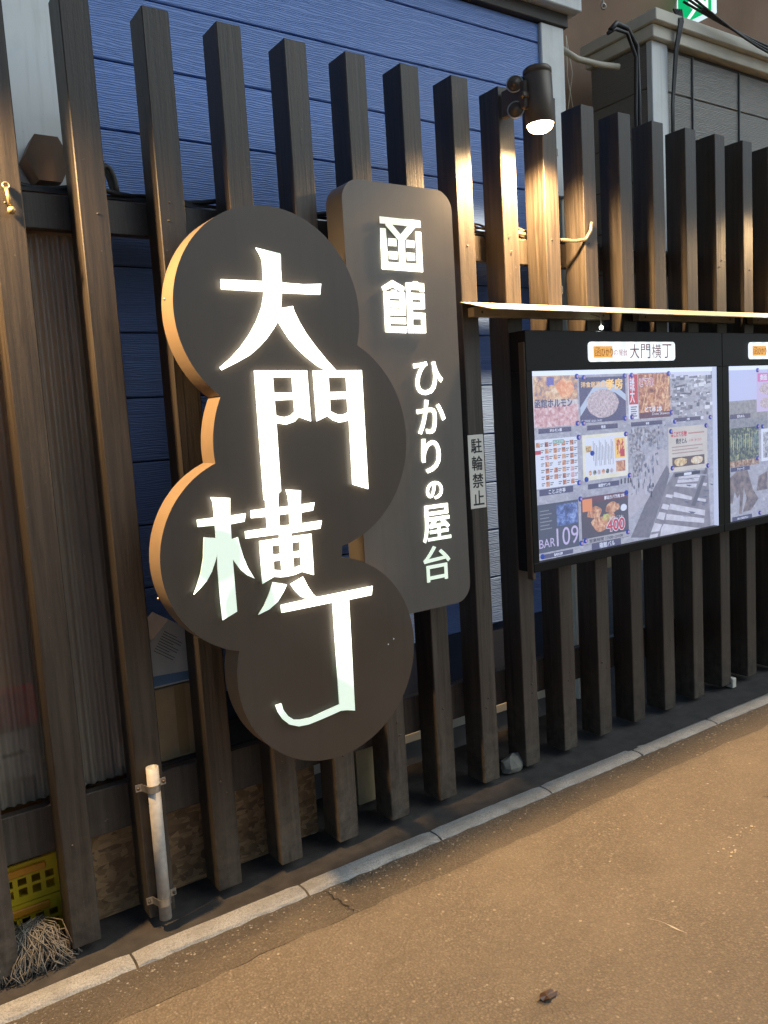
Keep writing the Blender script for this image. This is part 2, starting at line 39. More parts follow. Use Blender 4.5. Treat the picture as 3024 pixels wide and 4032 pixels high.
BGP={'road':[(2.9546,1.302),(2.9826,1.2722),(2.9512,1.2018),(2.8074,0.9578),(2.6707,0.976),(2.7859,1.1279)],'stripes':[[(3.0476,1.2366),(3.2298,1.2344),(3.2216,1.2185),(3.0472,1.225)],[(3.0397,1.2211),(3.2177,1.2165),(3.2094,1.1983),(3.0355,1.2053)],[(3.0242,1.1994),(3.1975,1.1876),(3.1891,1.1647),(3.0165,1.1909)],[(3.0083,1.1639),(3.1572,1.123),(3.1491,1.1073),(3.0002,1.1393)],[(2.9498,1.1583),(3.0005,1.1485),(2.9926,1.1332),(2.9385,1.1457)],[(3.1878,1.1174),(3.2733,1.0989),(3.2689,1.0849),(3.1835,1.1036)],[(2.9771,1.1071),(3.2639,1.0422),(3.2592,1.0138),(2.9653,1.0807)],[(2.9464,1.0597),(3.2548,0.9999),(3.2526,0.976),(2.9382,1.0307)],[(2.9231,1.0118),(3.2495,0.9474),(3.046,0.952),(2.8922,0.9512),(2.9008,0.9915)],[(2.9194,1.1134),(2.9696,1.101),(2.9579,1.0769),(2.9043,1.0921)],[(2.8894,1.0755),(2.9394,1.0652),(2.9237,1.0301),(2.867,1.0461)],[(2.8521,1.0251),(2.9086,1.0112),(2.886,0.9796),(2.8223,0.9832)],[(2.8183,0.97),(2.8786,0.9713),(2.8707,0.9517),(2.8142,0.9523)],[(3.252,1.1872),(3.2834,1.1818),(3.275,1.1659),(3.2438,1.1737)]],'crossing':[(3.0115,1.2606),(3.2931,1.2504),(3.3092,0.9496),(2.8107,0.9528),(2.9512,1.2018)],'people':[[(2.7351,1.2359),(2.7446,1.235),(2.7449,1.2082),(2.7327,1.2094)],[(2.8158,1.2238),(2.8256,1.2228),(2.8261,1.2003),(2.8136,1.2015)],[(2.8417,1.2236),(2.8515,1.2226),(2.8521,1.2023),(2.8395,1.2035)],[(2.8263,1.1867),(2.8361,1.1858),(2.8363,1.1541),(2.8238,1.1554)],[(2.6094,1.2651),(2.6186,1.2643),(2.6189,1.2403),(2.6071,1.2414)],[(2.6358,1.2671),(2.6451,1.2662),(2.6453,1.2399),(2.6334,1.2411)],[(2.659,1.2672),(2.6683,1.2663),(2.6686,1.2399),(2.6566,1.2411)],[(2.6755,1.2635),(2.6849,1.2626),(2.6853,1.2405),(2.6733,1.2417)]],'pole':[(3.2737,1.2663),(3.3014,1.2688),(3.1787,1.0709),(3.1444,1.0794)],'trees':[[(2.684,1.4727),(2.7319,1.5004),(2.8068,1.5006),(2.8469,1.4628),(2.8317,1.4282),(2.7764,1.423),(2.7479,1.3897),(2.6934,1.3761),(2.6721,1.3427)],[(2.7061,1.3576),(2.7547,1.3892),(2.7949,1.3685),(2.7724,1.317),(2.7363,1.2668),(2.6956,1.2616)],[(2.8476,1.4806),(2.897,1.4912),(2.9456,1.4569),(2.8943,1.4151),(2.8312,1.4149)]],'plaza':[(2.6685,1.2553),(2.8724,1.3942),(2.9715,1.3736),(2.9546,1.302),(2.7859,1.1279),(2.654,1.0626)],'blocks':[[(3.1297,1.7271),(3.2206,1.7343),(3.2198,1.7066),(3.1216,1.7045)],[(3.1963,1.6842),(3.3204,1.6995),(3.3197,1.6714),(3.1956,1.6611)],[(3.0397,1.6795),(3.1136,1.6865),(3.1049,1.6457),(3.0312,1.6436)],[(3.114,1.7001),(3.1968,1.7026),(3.1883,1.6706),(3.1205,1.668)],[(3.2102,1.6375),(3.319,1.6432),(3.3184,1.6198),(3.2019,1.6147)],[(2.9946,1.6314),(3.0677,1.6378),(3.0584,1.5791),(2.9928,1.5774)],[(3.083,1.6555),(3.1648,1.6437),(3.1412,1.6123),(3.0746,1.624)],[(3.0046,1.7164),(3.0557,1.7242),(3.0547,1.6926),(3.0036,1.685)],[(3.2401,1.6086),(3.3103,1.6107),(3.3018,1.5875),(3.2472,1.585)]],'roofs':[[(3.1298,1.7317),(3.2206,1.7366),(3.2242,1.7273),(3.1258,1.7203)],[(3.0254,1.6867),(3.1138,1.6956),(3.1173,1.6864),(3.0251,1.6777)],[(3.1965,1.6934),(3.3245,1.7064),(3.3243,1.697),(3.1925,1.6843)],[(3.0682,1.656),(3.165,1.6506),(3.1647,1.6414),(3.0679,1.6469)],[(3.2028,1.647),(3.3232,1.6525),(3.3229,1.6422),(3.201,1.6369)],[(2.9949,1.6404),(3.0752,1.6444),(3.0749,1.6353),(2.9945,1.6305)],[(3.2862,1.7376),(3.2979,1.7374),(3.293,1.7002),(3.2829,1.7004)]],'sky':[(2.9995,1.7792),(3.3302,1.7741),(3.3293,1.7367),(3.1298,1.7317),(2.9977,1.7255)],'sky2':[(3.4868,1.7765),(3.8505,1.7736),(3.8481,1.5957),(3.4869,1.5945)],'hill2':[(3.4869,1.5945),(3.8482,1.6008),(3.8459,1.424),(3.4837,1.4449)],'legs2':[[(3.4865,1.1897),(3.5544,1.2231),(3.6486,1.2201),(3.6992,1.1097),(3.7515,1.0534),(3.6796,0.995),(3.6012,0.9938),(3.6372,1.0654),(3.6123,1.1282),(3.5924,0.9848),(3.5667,0.9878),(3.5774,1.0967),(3.5514,1.0745),(3.5268,1.1118),(3.5086,1.0492),(3.4877,1.0515)],[(3.7534,1.1756),(3.8429,1.1984),(3.8415,1.0956),(3.7343,1.096)]]}

# ---------------------------------------------------------------- helpers
def link(o, parent=None):
    COL.objects.link(o)
    if parent is not None: o.parent = parent
    return o
def tag(o, label=None, cat=None, group=None, kind=None):
    if label: o['label'] = label
    if cat: o['category'] = cat
    if group: o['group'] = group
    if kind: o['kind'] = kind
    return o
def empty(name, loc=(0, 0, 0), label=None, cat=None, group=None, kind=None):
    o = bpy.data.objects.new(name, None); o.location = loc; o.empty_display_size = .1
    link(o); return tag(o, label, cat, group, kind)
def loc_of(parent): return Vector(parent.location) if parent is not None else Vector((0, 0, 0))
def obj(name, mesh, m, parent=None, loc=None):
    """loc is in world coordinates; parents here are never rotated unless the thing itself is"""
    o = bpy.data.objects.new(name, mesh)
    if m is not None and len(mesh.materials) == 0: mesh.materials.append(m)
    link(o, parent)
    if loc is not None: o.location = loc
    return o
class MB:
    """collects geometry given in world metres; build() makes one mesh object, moved to its own origin"""
    def __init__(s): s.bm = bmesh.new()
    def box(s, x0, y0, z0, x1, y1, z1, bev=0.0, seg=1):
        r = bmesh.ops.create_cube(s.bm, size=1)
        for v in r['verts']:
            v.co = Vector(((x0 + x1) / 2 + v.co.x * (x1 - x0), (y0 + y1) / 2 + v.co.y * (y1 - y0), (z0 + z1) / 2 + v.co.z * (z1 - z0)))
        if bev > 0:
            es = list({e for v in r['verts'] for e in v.link_edges})
            bmesh.ops.bevel(s.bm, geom=es, offset=bev, segments=seg, affect='EDGES', profile=.5)
        return s
    def tube(s, pts, r, n=10, close=True, taper=None):
        pts = [Vector(p) for p in pts]; rings = []
        for i, p in enumerate(pts):
            d = (pts[min(i + 1, len(pts) - 1)] - pts[max(i - 1, 0)]).normalized()
            a = d.orthogonal().normalized() if i == 0 else None
            if i == 0: ref = a
            ref = (ref - d * ref.dot(d)).normalized(); b = d.cross(ref)
            rr = r if taper is None else r * taper[i]
            rings.append([s.bm.verts.new(p + (ref * math.cos(t) + b * math.sin(t)) * rr) for t in [2 * math.pi * k / n for k in range(n)]])
        for i in range(len(rings) - 1):
            for k in range(n):
                f = s.bm.faces.new((rings[i][k], rings[i][(k + 1) % n], rings[i + 1][(k + 1) % n], rings[i + 1][k])); f.smooth = True
        if close:
            s.bm.faces.new(list(reversed(rings[0]))); s.bm.faces.new(rings[-1])
        return s
    def lathe(s, prof, c, axis=(0, 0, 1), n=32, smooth=True, closed=False):
        c = Vector(c); ax = Vector(axis).normalized(); u = ax.orthogonal().normalized(); w = ax.cross(u); rings = []
        for r, h in prof:
            rings.append([s.bm.verts.new(c + ax * h + (u * math.cos(t) + w * math.sin(t)) * r) for t in [2 * math.pi * k / n for k in range(n)]])
        for i in range(len(rings) - (0 if closed else 1)):
            a, b = rings[i], rings[(i + 1) % len(rings)]
            for k in range(n):
                f = s.bm.faces.new((a[k], a[(k + 1) % n], b[(k + 1) % n], b[k])); f.smooth = smooth
        return s
    def disc(s, c, r, axis, n=28):
        c = Vector(c); ax = Vector(axis).normalized(); u = ax.orthogonal().normalized(); w = ax.cross(u)
        s.bm.faces.new([s.bm.verts.new(c + (u * math.cos(t) + w * math.sin(t)) * r) for t in [2 * math.pi * k / n for k in range(n)]]); return s
    def poly(s, pts3):
        s.bm.faces.new([s.bm.verts.new(p) for p in pts3]); return s
    def prism(s, pts, y0, y1):
        """pts (x, z) outline, front at y0 (towards the street), back at y1"""
        a = [s.bm.verts.new((x, y0, z)) for x, z in pts]; b = [s.bm.verts.new((x, y1, z)) for x, z in pts]; n = len(pts)
        s.bm.faces.new(a); s.bm.faces.new(list(reversed(b)))
        for i in range(n): s.bm.faces.new((a[i], b[i], b[(i + 1) % n], a[(i + 1) % n]))
        return s
    def build(s, name, m, parent=None, label=None, cat=None, group=None, kind=None, recalc=True, smooth_angle=None):
        if recalc: bmesh.ops.recalc_face_normals(s.bm, faces=s.bm.faces)
        vs = s.bm.verts
        c = Vector((sum(v.co.x for v in vs), sum(v.co.y for v in vs), min(v.co.z for v in vs) * len(vs))) / max(1, len(vs))
        for v in vs: v.co -= c
        me = bpy.data.meshes.new(name); s.bm.to_mesh(me); s.bm.free()
        o = obj(name, me, m, parent)
        off = Vector((0, 0, 0)); p = parent
        while p is not None: off += Vector(p.location); p = p.parent
        o.location = c - off
        return tag(o, label, cat, group, kind)

# ---- materials
class NT:
    def __init__(s, name):
        s.m = bpy.data.materials.new(name); s.m.use_nodes = True; s.t = s.m.node_tree; s.n = s.t.nodes; s.b = s.n['Principled BSDF']; s.out = s.n['Material Output']
    def new(s, t, **kw):
        x = s.n.new(t)
        for k, v in kw.items():
            if hasattr(x, k): setattr(x, k, v)
            else: x.inputs[k].default_value = v
        return x
    def l(s, a, b): s.t.links.new(a, b); return s
    def coord(s, kind='Object', scale=(1, 1, 1), loc=(0, 0, 0)):
        tc = s.new('ShaderNodeTexCoord'); mp = s.new('ShaderNodeMapping'); mp.inputs['Scale'].default_value = scale; mp.inputs['Location'].default_value = loc
        s.l(tc.outputs[kind], mp.inputs[0]); return mp.outputs[0]
    def wpos(s, scale=(1, 1, 1)):
        g = s.new('ShaderNodeNewGeometry'); mp = s.new('ShaderNodeMapping'); mp.inputs['Scale'].default_value = scale
        s.l(g.outputs['Position'], mp.inputs[0]); return mp.outputs[0]
    def noise(s, vec, scale, detail=4, rough=.55, dist=0):
        x = s.new('ShaderNodeTexNoise'); x.inputs['Scale'].default_value = scale; x.inputs['Detail'].default_value = detail; x.inputs['Roughness'].default_value = rough; x.inputs['Distortion'].default_value = dist
        s.l(vec, x.inputs['Vector']); return x.outputs['Fac']
    def ramp(s, fac, stops, interp='LINEAR'):
        r = s.new('ShaderNodeValToRGB'); r.color_ramp.interpolation = interp
        e = r.color_ramp.elements
        while len(e) < len(stops): e.new(.5)
        for el, (p, c) in zip(e, stops): el.position = p; el.color = (*c, 1) if len(c) == 3 else c
        s.l(fac, r.inputs[0]); return r.outputs[0]
    def g(s, fac, a, b, va=0., vb=1.):
        r = s.new('ShaderNodeMapRange'); r.inputs[1].default_value = a; r.inputs[2].default_value = b; r.inputs[3].default_value = va; r.inputs[4].default_value = vb
        s.l(fac, r.inputs[0]); return r.outputs[0]
    def math(s, op, a, b=None):
        x = s.new('ShaderNodeMath'); x.operation = op
        for i, v in enumerate((a, b)):
            if v is None: continue
            if isinstance(v, (int, float)): x.inputs[i].default_value = v
            else: s.l(v, x.inputs[i])
        return x.outputs[0]
    def mix(s, fac, a, b, mode='MIX'):
        x = s.new('ShaderNodeMix'); x.data_type = 'RGBA'; x.blend_type = mode
        for i, v in ((0, fac), (6, a), (7, b)):
            if isinstance(v, (int, float)): x.inputs[i].default_value = v
            elif isinstance(v, tuple): x.inputs[i].default_value = (*v, 1)
            else: s.l(v, x.inputs[i])
        return x.outputs[2]
    def bump(s, h, strength, dist):
        x = s.new('ShaderNodeBump'); x.inputs['Strength'].default_value = strength; x.inputs['Distance'].default_value = dist
        s.l(h, x.inputs['Height']); s.l(x.outputs[0], s.b.inputs['Normal']); return x.outputs[0]
    def col(s, v):
        if isinstance(v, tuple): s.b.inputs['Base Color'].default_value = (*v, 1)
        else: s.l(v, s.b.inputs['Base Color'])
        return s
    def set(s, **kw):
        for k, v in kw.items():
            k = k.replace('_', ' ')
            if isinstance(v, (int, float)): s.b.inputs[k].default_value = v
            else: s.l(v, s.b.inputs[k])
        return s
    def emit(s, c, st):
        if isinstance(c, tuple): s.b.inputs['Emission Color'].default_value = (*c, 1)
        else: s.l(c, s.b.inputs['Emission Color'])
        if isinstance(st, (int, float)): s.b.inputs['Emission Strength'].default_value = st
        else: s.l(st, s.b.inputs['Emission Strength'])
        return s
def plain(name, c, rough=.6, metal=0., spread=.12, scale=9., bump=.0, spec=.5):
    t = NT(name); p = t.coord(); f = t.noise(p, scale, 5)
    lo = tuple(v * (1 - spread) for v in c); hi = tuple(min(1, v * (1 + spread)) for v in c)
    t.col(t.ramp(f, [(.3, lo), (.7, hi)])).set(Roughness=rough, Metallic=metal); t.b.inputs['Specular IOR Level'].default_value = spec
    if bump: t.bump(t.noise(p, scale * 8, 6), .5, bump)
    return t.m
def backlit(name, c, st=1.0, noise=None, c2=None, pale=.2):
    """translucent print lit from behind"""
    t = NT(name)
    if noise: cc = t.ramp(t.noise(t.wpos(), noise, 4), [(.35, c), (.65, c2 or c)])
    else: cc = c
    hazed = t.mix(pale, cc, (.42, .50, .80)); t.col((.02, .02, .02)).set(Roughness=.35).emit(hazed, st); t.m.cycles.emission_sampling = 'NONE'; return t.m  # bluish haze over the case is mixed into the print colour
def wood_paint():
    t = NT('dark_brown_stained_timber')
    oi = t.new('ShaderNodeObjectInfo'); tc = t.new('ShaderNodeTexCoord'); mp = t.new('ShaderNodeMapping'); mp.inputs['Scale'].default_value = (60, 60, 2.2)
    off = t.new('ShaderNodeVectorMath'); off.operation = 'ADD'; t.l(tc.outputs['Object'], off.inputs[0])
    cmb = t.new('ShaderNodeCombineXYZ'); t.l(t.math('MULTIPLY', oi.outputs['Random'], 17.), cmb.inputs[2]); t.l(t.math('MULTIPLY', oi.outputs['Random'], 3.), cmb.inputs[0]); t.l(cmb.outputs[0], off.inputs[1]); t.l(off.outputs[0], mp.inputs[0])
    g1 = t.noise(mp.outputs[0], 1.0, 6, .62, .4)
    mp2 = t.new('ShaderNodeMapping'); mp2.inputs['Scale'].default_value = (5, 5, 1.4); t.l(off.outputs[0], mp2.inputs[0])
    g2 = t.noise(mp2.outputs[0], 1.2, 4)
    c = t.ramp(g1, [(.28, (.018, .014, .011)), (.5, (.044, .035, .027)), (.74, (.078, .062, .048))])
    c = t.mix(t.g(g2, .35, .75, 0, .55), c, (.040, .032, .026))
    # scuffs where the stain has worn, and pale specks
    sp = t.noise(off.outputs[0], 70, 3); c = t.mix(t.g(sp, .72, .76, 0, .5), c, (.2, .165, .125))
    sc = t.noise(mp2.outputs[0], 9, 5, .7); c = t.mix(t.g(sc, .66, .74, 0, .45), c, (.030, .024, .018))
    gp = t.new('ShaderNodeNewGeometry'); sz = t.new('ShaderNodeSeparateXYZ'); t.l(gp.outputs['Position'], sz.inputs[0])
    dn = t.noise(off.outputs[0], 24, 5, .7); dirt = t.math('MULTIPLY', t.g(sz.outputs[2], .02, .42, 1., 0.), t.g(dn, .35, .7, 0, .7)); c = t.mix(dirt, c, (.13, .108, .080))
    wv = t.new('ShaderNodeTexVoronoi'); wv.inputs['Scale'].default_value = 1.; mp3 = t.new('ShaderNodeMapping'); mp3.inputs['Scale'].default_value = (16, 16, 3.2); t.l(off.outputs[0], mp3.inputs[0]); t.l(mp3.outputs[0], wv.inputs['Vector'])
    c = t.mix(t.g(wv.outputs['Distance'], .05, .16, .6, 0), c, (.018, .014, .011))
    hue = t.new('ShaderNodeHueSaturation'); t.l(c, hue.inputs['Color']); t.l(t.math('ADD', t.math('MULTIPLY', oi.outputs['Random'], .5), .75), hue.inputs['Value'])
    t.col(hue.outputs[0]).set(Roughness=t.g(g1, .3, .8, .42, .62)); t.b.inputs['Specular IOR Level'].default_value = .45
    t.bump(t.math('ADD', g1, t.math('MULTIPLY', sp, .3)), .7, .0022); return t.m
def siding(name, lo, mid, hi):
    t = NT(name); oi = t.new('ShaderNodeObjectInfo'); gm = t.new('ShaderNodeNewGeometry')
    cmb = t.new('ShaderNodeCombineXYZ'); t.l(t.math('MULTIPLY', oi.outputs['Random'], 37.), cmb.inputs[0]); t.l(t.math('MULTIPLY', oi.outputs['Random'], 11.), cmb.inputs[1])
    ad = t.new('ShaderNodeVectorMath'); ad.operation = 'ADD'; t.l(gm.outputs['Position'], ad.inputs[0]); t.l(cmb.outputs[0], ad.inputs[1])
    def mp(s):
        x = t.new('ShaderNodeMapping'); x.inputs['Scale'].default_value = s; t.l(ad.outputs[0], x.inputs[0]); return x.outputs[0]
    g = t.noise(mp((1.3, 1, 26)), 2.6, 6, .6, 1.4)
    w = t.new('ShaderNodeTexWave'); w.bands_direction = 'Z'; w.inputs['Scale'].default_value = 12; w.inputs['Distortion'].default_value = 9; w.inputs['Detail'].default_value = 3; w.inputs['Detail Scale'].default_value = 1.3
    t.l(mp((.4, 1, 3.2)), w.inputs['Vector'])
    h = t.math('ADD', t.math('MULTIPLY', w.outputs['Fac'], .5), t.math('MULTIPLY', g, .7))
    big = t.noise(mp((1, 1, 1)), 1.7, 4); drip = t.noise(mp((14, 1, .8)), 1., 4, .6)
    c = t.ramp(h, [(.1, lo), (.45, mid), (1., hi)]); c = t.mix(t.g(big, .35, .7, 0, .3), c, lo); c = t.mix(t.g(drip, .62, .8, 0, .35), c, tuple(v * .55 + .04 for v in mid))
    hs = t.new('ShaderNodeHueSaturation'); t.l(c, hs.inputs['Color']); t.l(t.math('ADD', t.math('MULTIPLY', oi.outputs['Random'], .16), .92), hs.inputs['Value'])
    t.col(hs.outputs[0]).set(Roughness=.55); t.bump(h, .8, .003); return t.m
def asphalt(name, dark):
    t = NT(name); p = t.wpos()
    def vor(sc, rnd=1.):
        v = t.new('ShaderNodeTexVoronoi'); v.inputs['Scale'].default_value = sc; v.inputs['Randomness'].default_value = rnd; t.l(p, v.inputs['Vector'])
        s = t.new('ShaderNodeSeparateColor'); t.l(v.outputs['Color'], s.inputs[0]); return v.outputs['Distance'], s.outputs
    dA, cA = vor(125); dB, cB = vor(58); dC, cC = vor(260)
    n1 = t.noise(p, 330, 3, .6); n2 = t.noise(p, 1.9, 5); n3 = t.noise(p, 17, 5, .65)
    k = lambda r, g, b: (r * dark, g * dark, b * dark)
    c = t.ramp(cA[0], [(0, k(.095, .076, .054)), (.5, k(.150, .120, .086)), (.9, k(.195, .157, .114)), (1, k(.32, .265, .20))])
    c = t.mix(.45, c, t.ramp(cC[1], [(0, k(.085, .068, .049)), (.5, k(.16, .128, .092)), (1, k(.24, .195, .145))]))
    c = t.mix(t.g(dA, .30, .62, 0, .7), c, k(.088, .070, .050))                 # tar between the stones
    chip = t.math('MULTIPLY', t.g(dB, .26, .34, 1, 0), t.math('GREATER_THAN', cB[0], .95)); c = t.mix(t.math('MULTIPLY', chip, t.math('MULTIPLY', cB[1], .8)), c, (.46, .40, .30))
    c = t.mix(t.g(n3, .38, .72, 0, .45), c, k(.118, .094, .067)); c = t.mix(t.g(n2, .40, .70, 0, .45), c, k(.190, .152, .110)); n4 = t.noise(t.wpos((1, 2.2, 1)), 4.3, 6, .7); c = t.mix(t.g(n4, .54, .72, 0, .5), c, k(.080, .064, .047))
    t.col(c).set(Roughness=t.g(n1, .3, .7, .5, .8)); t.b.inputs['Specular IOR Level'].default_value = .4
    t.bump(t.math('SUBTRACT', t.math('MULTIPLY', n1, .5), dA), .8, .005); return t.m
def stone_mat():
    t = NT('granite_concrete_kerb'); p = t.wpos(); n1 = t.noise(p, 230, 3); n2 = t.noise(p, 7, 5)
    c = t.ramp(n1, [(.3, (.18, .172, .155)), (.5, (.33, .32, .295)), (.75, (.47, .455, .42))]); c = t.mix(t.g(n2, .36, .70, 0, .7), c, (.20, .185, .16)); n3 = t.noise(p, 38, 5, .7); c = t.mix(t.g(n3, .55, .72, 0, .6), c, (.13, .118, .10)); n4 = t.noise(t.wpos((2.5, 30, 30)), 1.5, 4); c = t.mix(t.g(n4, .55, .75, 0, .35), c, (.50, .47, .41))
    t.col(c).set(Roughness=.8); t.bump(n1, .6, .002); return t.m
def osb():
    t = NT('oriented_strand_board'); cols = None; hs = None
    for sc, off in (((16, 1, 75), 0.), ((24, 1, 60), 1.1), ((40, 1, 34), 2.3)):
        mp = t.new('ShaderNodeMapping'); mp.inputs['Scale'].default_value = sc; mp.inputs['Location'].default_value = (off, 0, off); mp.inputs['Rotation'].default_value = (0, off * .35, 0)
        gm = t.new('ShaderNodeNewGeometry'); t.l(gm.outputs['Position'], mp.inputs[0])
        v = t.new('ShaderNodeTexVoronoi'); v.inputs['Scale'].default_value = 1.; t.l(mp.outputs[0], v.inputs['Vector']); s = t.new('ShaderNodeSeparateColor'); t.l(v.outputs['Color'], s.inputs[0])
        c = t.ramp(s.outputs[0], [(0, (.13, .072, .032)), (.4, (.24, .14, .062)), (.75, (.34, .21, .10)), (1, (.18, .10, .045))])
        cols = c if cols is None else t.mix(t.math('GREATER_THAN', s.outputs[1], .55), cols, c); hs = v.outputs['Distance']
    t.col(cols).set(Roughness=.75); t.bump(hs, .4, .002); return t.m

WOOD = wood_paint()
BLUE = siding('blue_wood_grain_siding', (.095, .175, .42), (.14, .245, .56), (.165, .28, .60))
GREY = siding('grey_wood_grain_siding', (.15, .14, .125), (.20, .19, .17), (.25, .24, .215))
def white_board():
    t = NT('white_painted_board'); st = t.noise(t.wpos((26, 26, 1.6)), 1., 5, .65); cl = t.noise(t.wpos(), 6, 5, .65); sp = t.noise(t.wpos(), 60, 4, .7)
    c = t.mix(t.g(st, .52, .78, 0, .5), (.72, .74, .72), (.42, .43, .40)); c = t.mix(t.g(cl, .5, .75, 0, .35), c, (.50, .50, .46)); c = t.mix(t.g(sp, .68, .78, 0, .5), c, (.28, .26, .23))
    t.col(c).set(Roughness=.55); t.bump(sp, .3, .0008); return t.m
WHITE = white_board()
CREAM = plain('cream_painted_board', (.62, .58, .47), .6, spread=.1, scale=5)
def sign_paint(name, c, rough):
    t = NT(name); p = t.wpos(); st = t.noise(t.wpos((22, 1, 1.1)), 1., 5, .65); cl = t.noise(p, 3.1, 4); sc = t.noise(t.wpos((9, 1, 60)), 1.7, 4, .7); fl_ = t.noise(p, 160, 2)
    k = t.mix(t.g(st, .5, .78, 0, .45), c, tuple(v * .62 for v in c)); k = t.mix(t.g(cl, .35, .75, 0, .4), k, tuple(v * 1.28 + .006 for v in c)); k = t.mix(t.g(sc, .76, .80, 0, .3), k, tuple(v * 1.9 for v in c)); k = t.mix(t.g(fl_, .76, .80, 0, .35), k, (.2, .18, .15))
    t.col(k).set(Roughness=t.g(cl, .3, .7, rough - .06, rough + .1)); t.bump(st, .25, .0006); return t.m
DARKB = plain('dark_brown_board', (.05, .042, .035), .65)
SIGNP = sign_paint('dark_taupe_satin_sign_paint', (.068, .048, .033), .42)
SIGNG = sign_paint('grey_satin_sign_paint', (.105, .094, .082), .40)
SIGNS = plain('sign_return_metal', (.26, .185, .115), .45, spread=.08)
BLACK = plain('black_case_metal', (.006, .006, .0065), .45, spread=.1, spec=.2)
DMETAL = plain('dark_bronze_metal', (.085, .062, .042), .45, metal=.2)
STEEL = plain('galvanised_steel', (.45, .43, .39), .38, metal=.85, spread=.2, scale=30)
PVC = plain('grey_white_pvc', (.42, .40, .36), .45, spread=.22, scale=30)
CABLE = plain('black_cable', (.015, .015, .016), .5)
CABLEW = plain('pale_cable', (.5, .46, .36), .5)
TIMBER = plain('raw_pine_batten', (.36, .30, .20), .7, spread=.2, scale=14)
CANM = plain('cream_canopy_board', (.50, .44, .33), .55, spread=.08, scale=6)
KERB = stone_mat()
ROADM = asphalt('worn_asphalt', 1.0)
EDGEM = asphalt('older_dark_asphalt', .66)
GROUNDM = plain('dark_dirty_concrete', (.042, .036, .031), .85, spread=.35, scale=14, bump=.002)
OSB = osb()
CARD = plain('cardboard', (.42, .29, .15), .8, spread=.12)
TARP = plain('brown_tarpaulin', (.27, .16, .10), .6, spread=.25, scale=1.3, bump=.004)
ROOFM = plain('dark_sheet_roof', (.03, .03, .032), .6)
YEL = plain('yellow_crate_plastic', (.72, .50, .02), .4, spread=.08)
MOPM = plain('grey_mop_yarn', (.19, .165, .13), .9, spread=.45, scale=40)
def letter_mat():
    t = NT('lit_letter_acrylic'); p = t.wpos(); dim = None
    for (x, y, z, r) in ((.80, -.237, 2.22, .10), (1.03, -.237, 2.045, .13), (.50, -.237, 1.22, .14), (.60, -.237, 1.045, .15), (.83, -.237, .575, .30), (1.33, -.125, 2.33, .10), (1.45, -.125, 1.0, .22)):
        d = t.new('ShaderNodeVectorMath'); d.operation = 'DISTANCE'; t.l(p, d.inputs[0]); d.inputs[1].default_value = (x, y, z)
        f = t.g(d.outputs['Value'], r * .55, r * 1.05, 0., 1.); dim = f if dim is None else t.math('MULTIPLY', dim, f)
    st = t.g(dim, 0, 1, .55, 3.4); c = t.mix(dim, (.82, 1., .80), (1., 1., .85))
    t.col((.6, .62, .58)).set(Roughness=.4).emit(c, st); return t.m
LETTER = letter_mat()

# ---- lettering meshes from the built-in font
TEXTS = {}
def prep_texts(bodies):
    tmp = []
    for b in bodies:
        c = bpy.data.curves.new('t', 'FONT'); c.body = b; c.fill_mode = 'FRONT'; c.resolution_u = 4
        o = bpy.data.objects.new('t', c); COL.objects.link(o); tmp.append((b, o))
    bpy.context.view_layer.update(); dg = bpy.context.evaluated_depsgraph_get()
    for b, o in tmp:
        me = bpy.data.meshes.new_from_object(o.evaluated_get(dg))
        xs = [v.co.x for v in me.vertices] or [0, 1]; ys = [v.co.y for v in me.vertices] or [0, 1]
        TEXTS[b] = (me, min(xs), max(xs), min(ys), max(ys))
    for b, o in tmp:
        c = o.data; bpy.data.objects.remove(o); bpy.data.curves.remove(c)
def text(name, body, rect, y, m, parent, thick=0., keep=False, bold=0.):
    """lay the string into rect (x0, z0, x1, z1) of the plane y, facing the street"""
    me0, a, b, c, d = TEXTS[body]; x0, z0, x1, z1 = rect
    if keep:
        k = min((x1 - x0) / (b - a), (z1 - z0) / (d - c)); cx, cz = (x0 + x1) / 2, (z0 + z1) / 2
        x0, x1 = cx - k * (b - a) / 2, cx + k * (b - a) / 2; z0, z1 = cz - k * (d - c) / 2, cz + k * (d - c) / 2
    me = me0.copy(); me.materials.clear(); bm = bmesh.new(); bm.from_mesh(me)
    for v in bm.verts: v.co = Vector((x0 + (v.co.x - a) / (b - a) * (x1 - x0), y, z0 + (v.co.y - c) / (d - c) * (z1 - z0)))
    bmesh.ops.remove_doubles(bm, verts=bm.verts, dist=1e-6)
    if bold:
        bd = [e for e in bm.edges if e.is_boundary]; mv = {}
        for f in bm.faces:
            if f.normal.y > 0: f.normal_flip()
        for e in bd:
            f = e.link_faces[0]; l = next(l for l in f.loops if l.edge == e); p, q = l.vert.co, l.link_loop_next.vert.co
            dv = q - p; nn = Vector((dv.z, 0, -dv.x))
            cen = f.calc_center_median(); mid = (p + q) / 2
            if nn.dot(mid - cen) < 0: nn = -nn
            if nn.length > 0:
                nn.normalize()
                for v in e.verts: mv.setdefault(v, []).append(nn)
        for v, ns in mv.items():
            nn = sum(ns, Vector()); 
            if nn.length > .3: v.co += nn.normalized() * bold
    if thick:
        r = bmesh.ops.extrude_face_region(bm, geom=list(bm.faces))
        for v in r['geom']:
            if isinstance(v, bmesh.types.BMVert): v.co.y -= thick
        bmesh.ops.recalc_face_normals(bm, faces=bm.faces)
    s = MB(); s.bm.free(); s.bm = bm; bpy.data.meshes.remove(me)
    return s.build(name, m, parent, recalc=bool(thick))
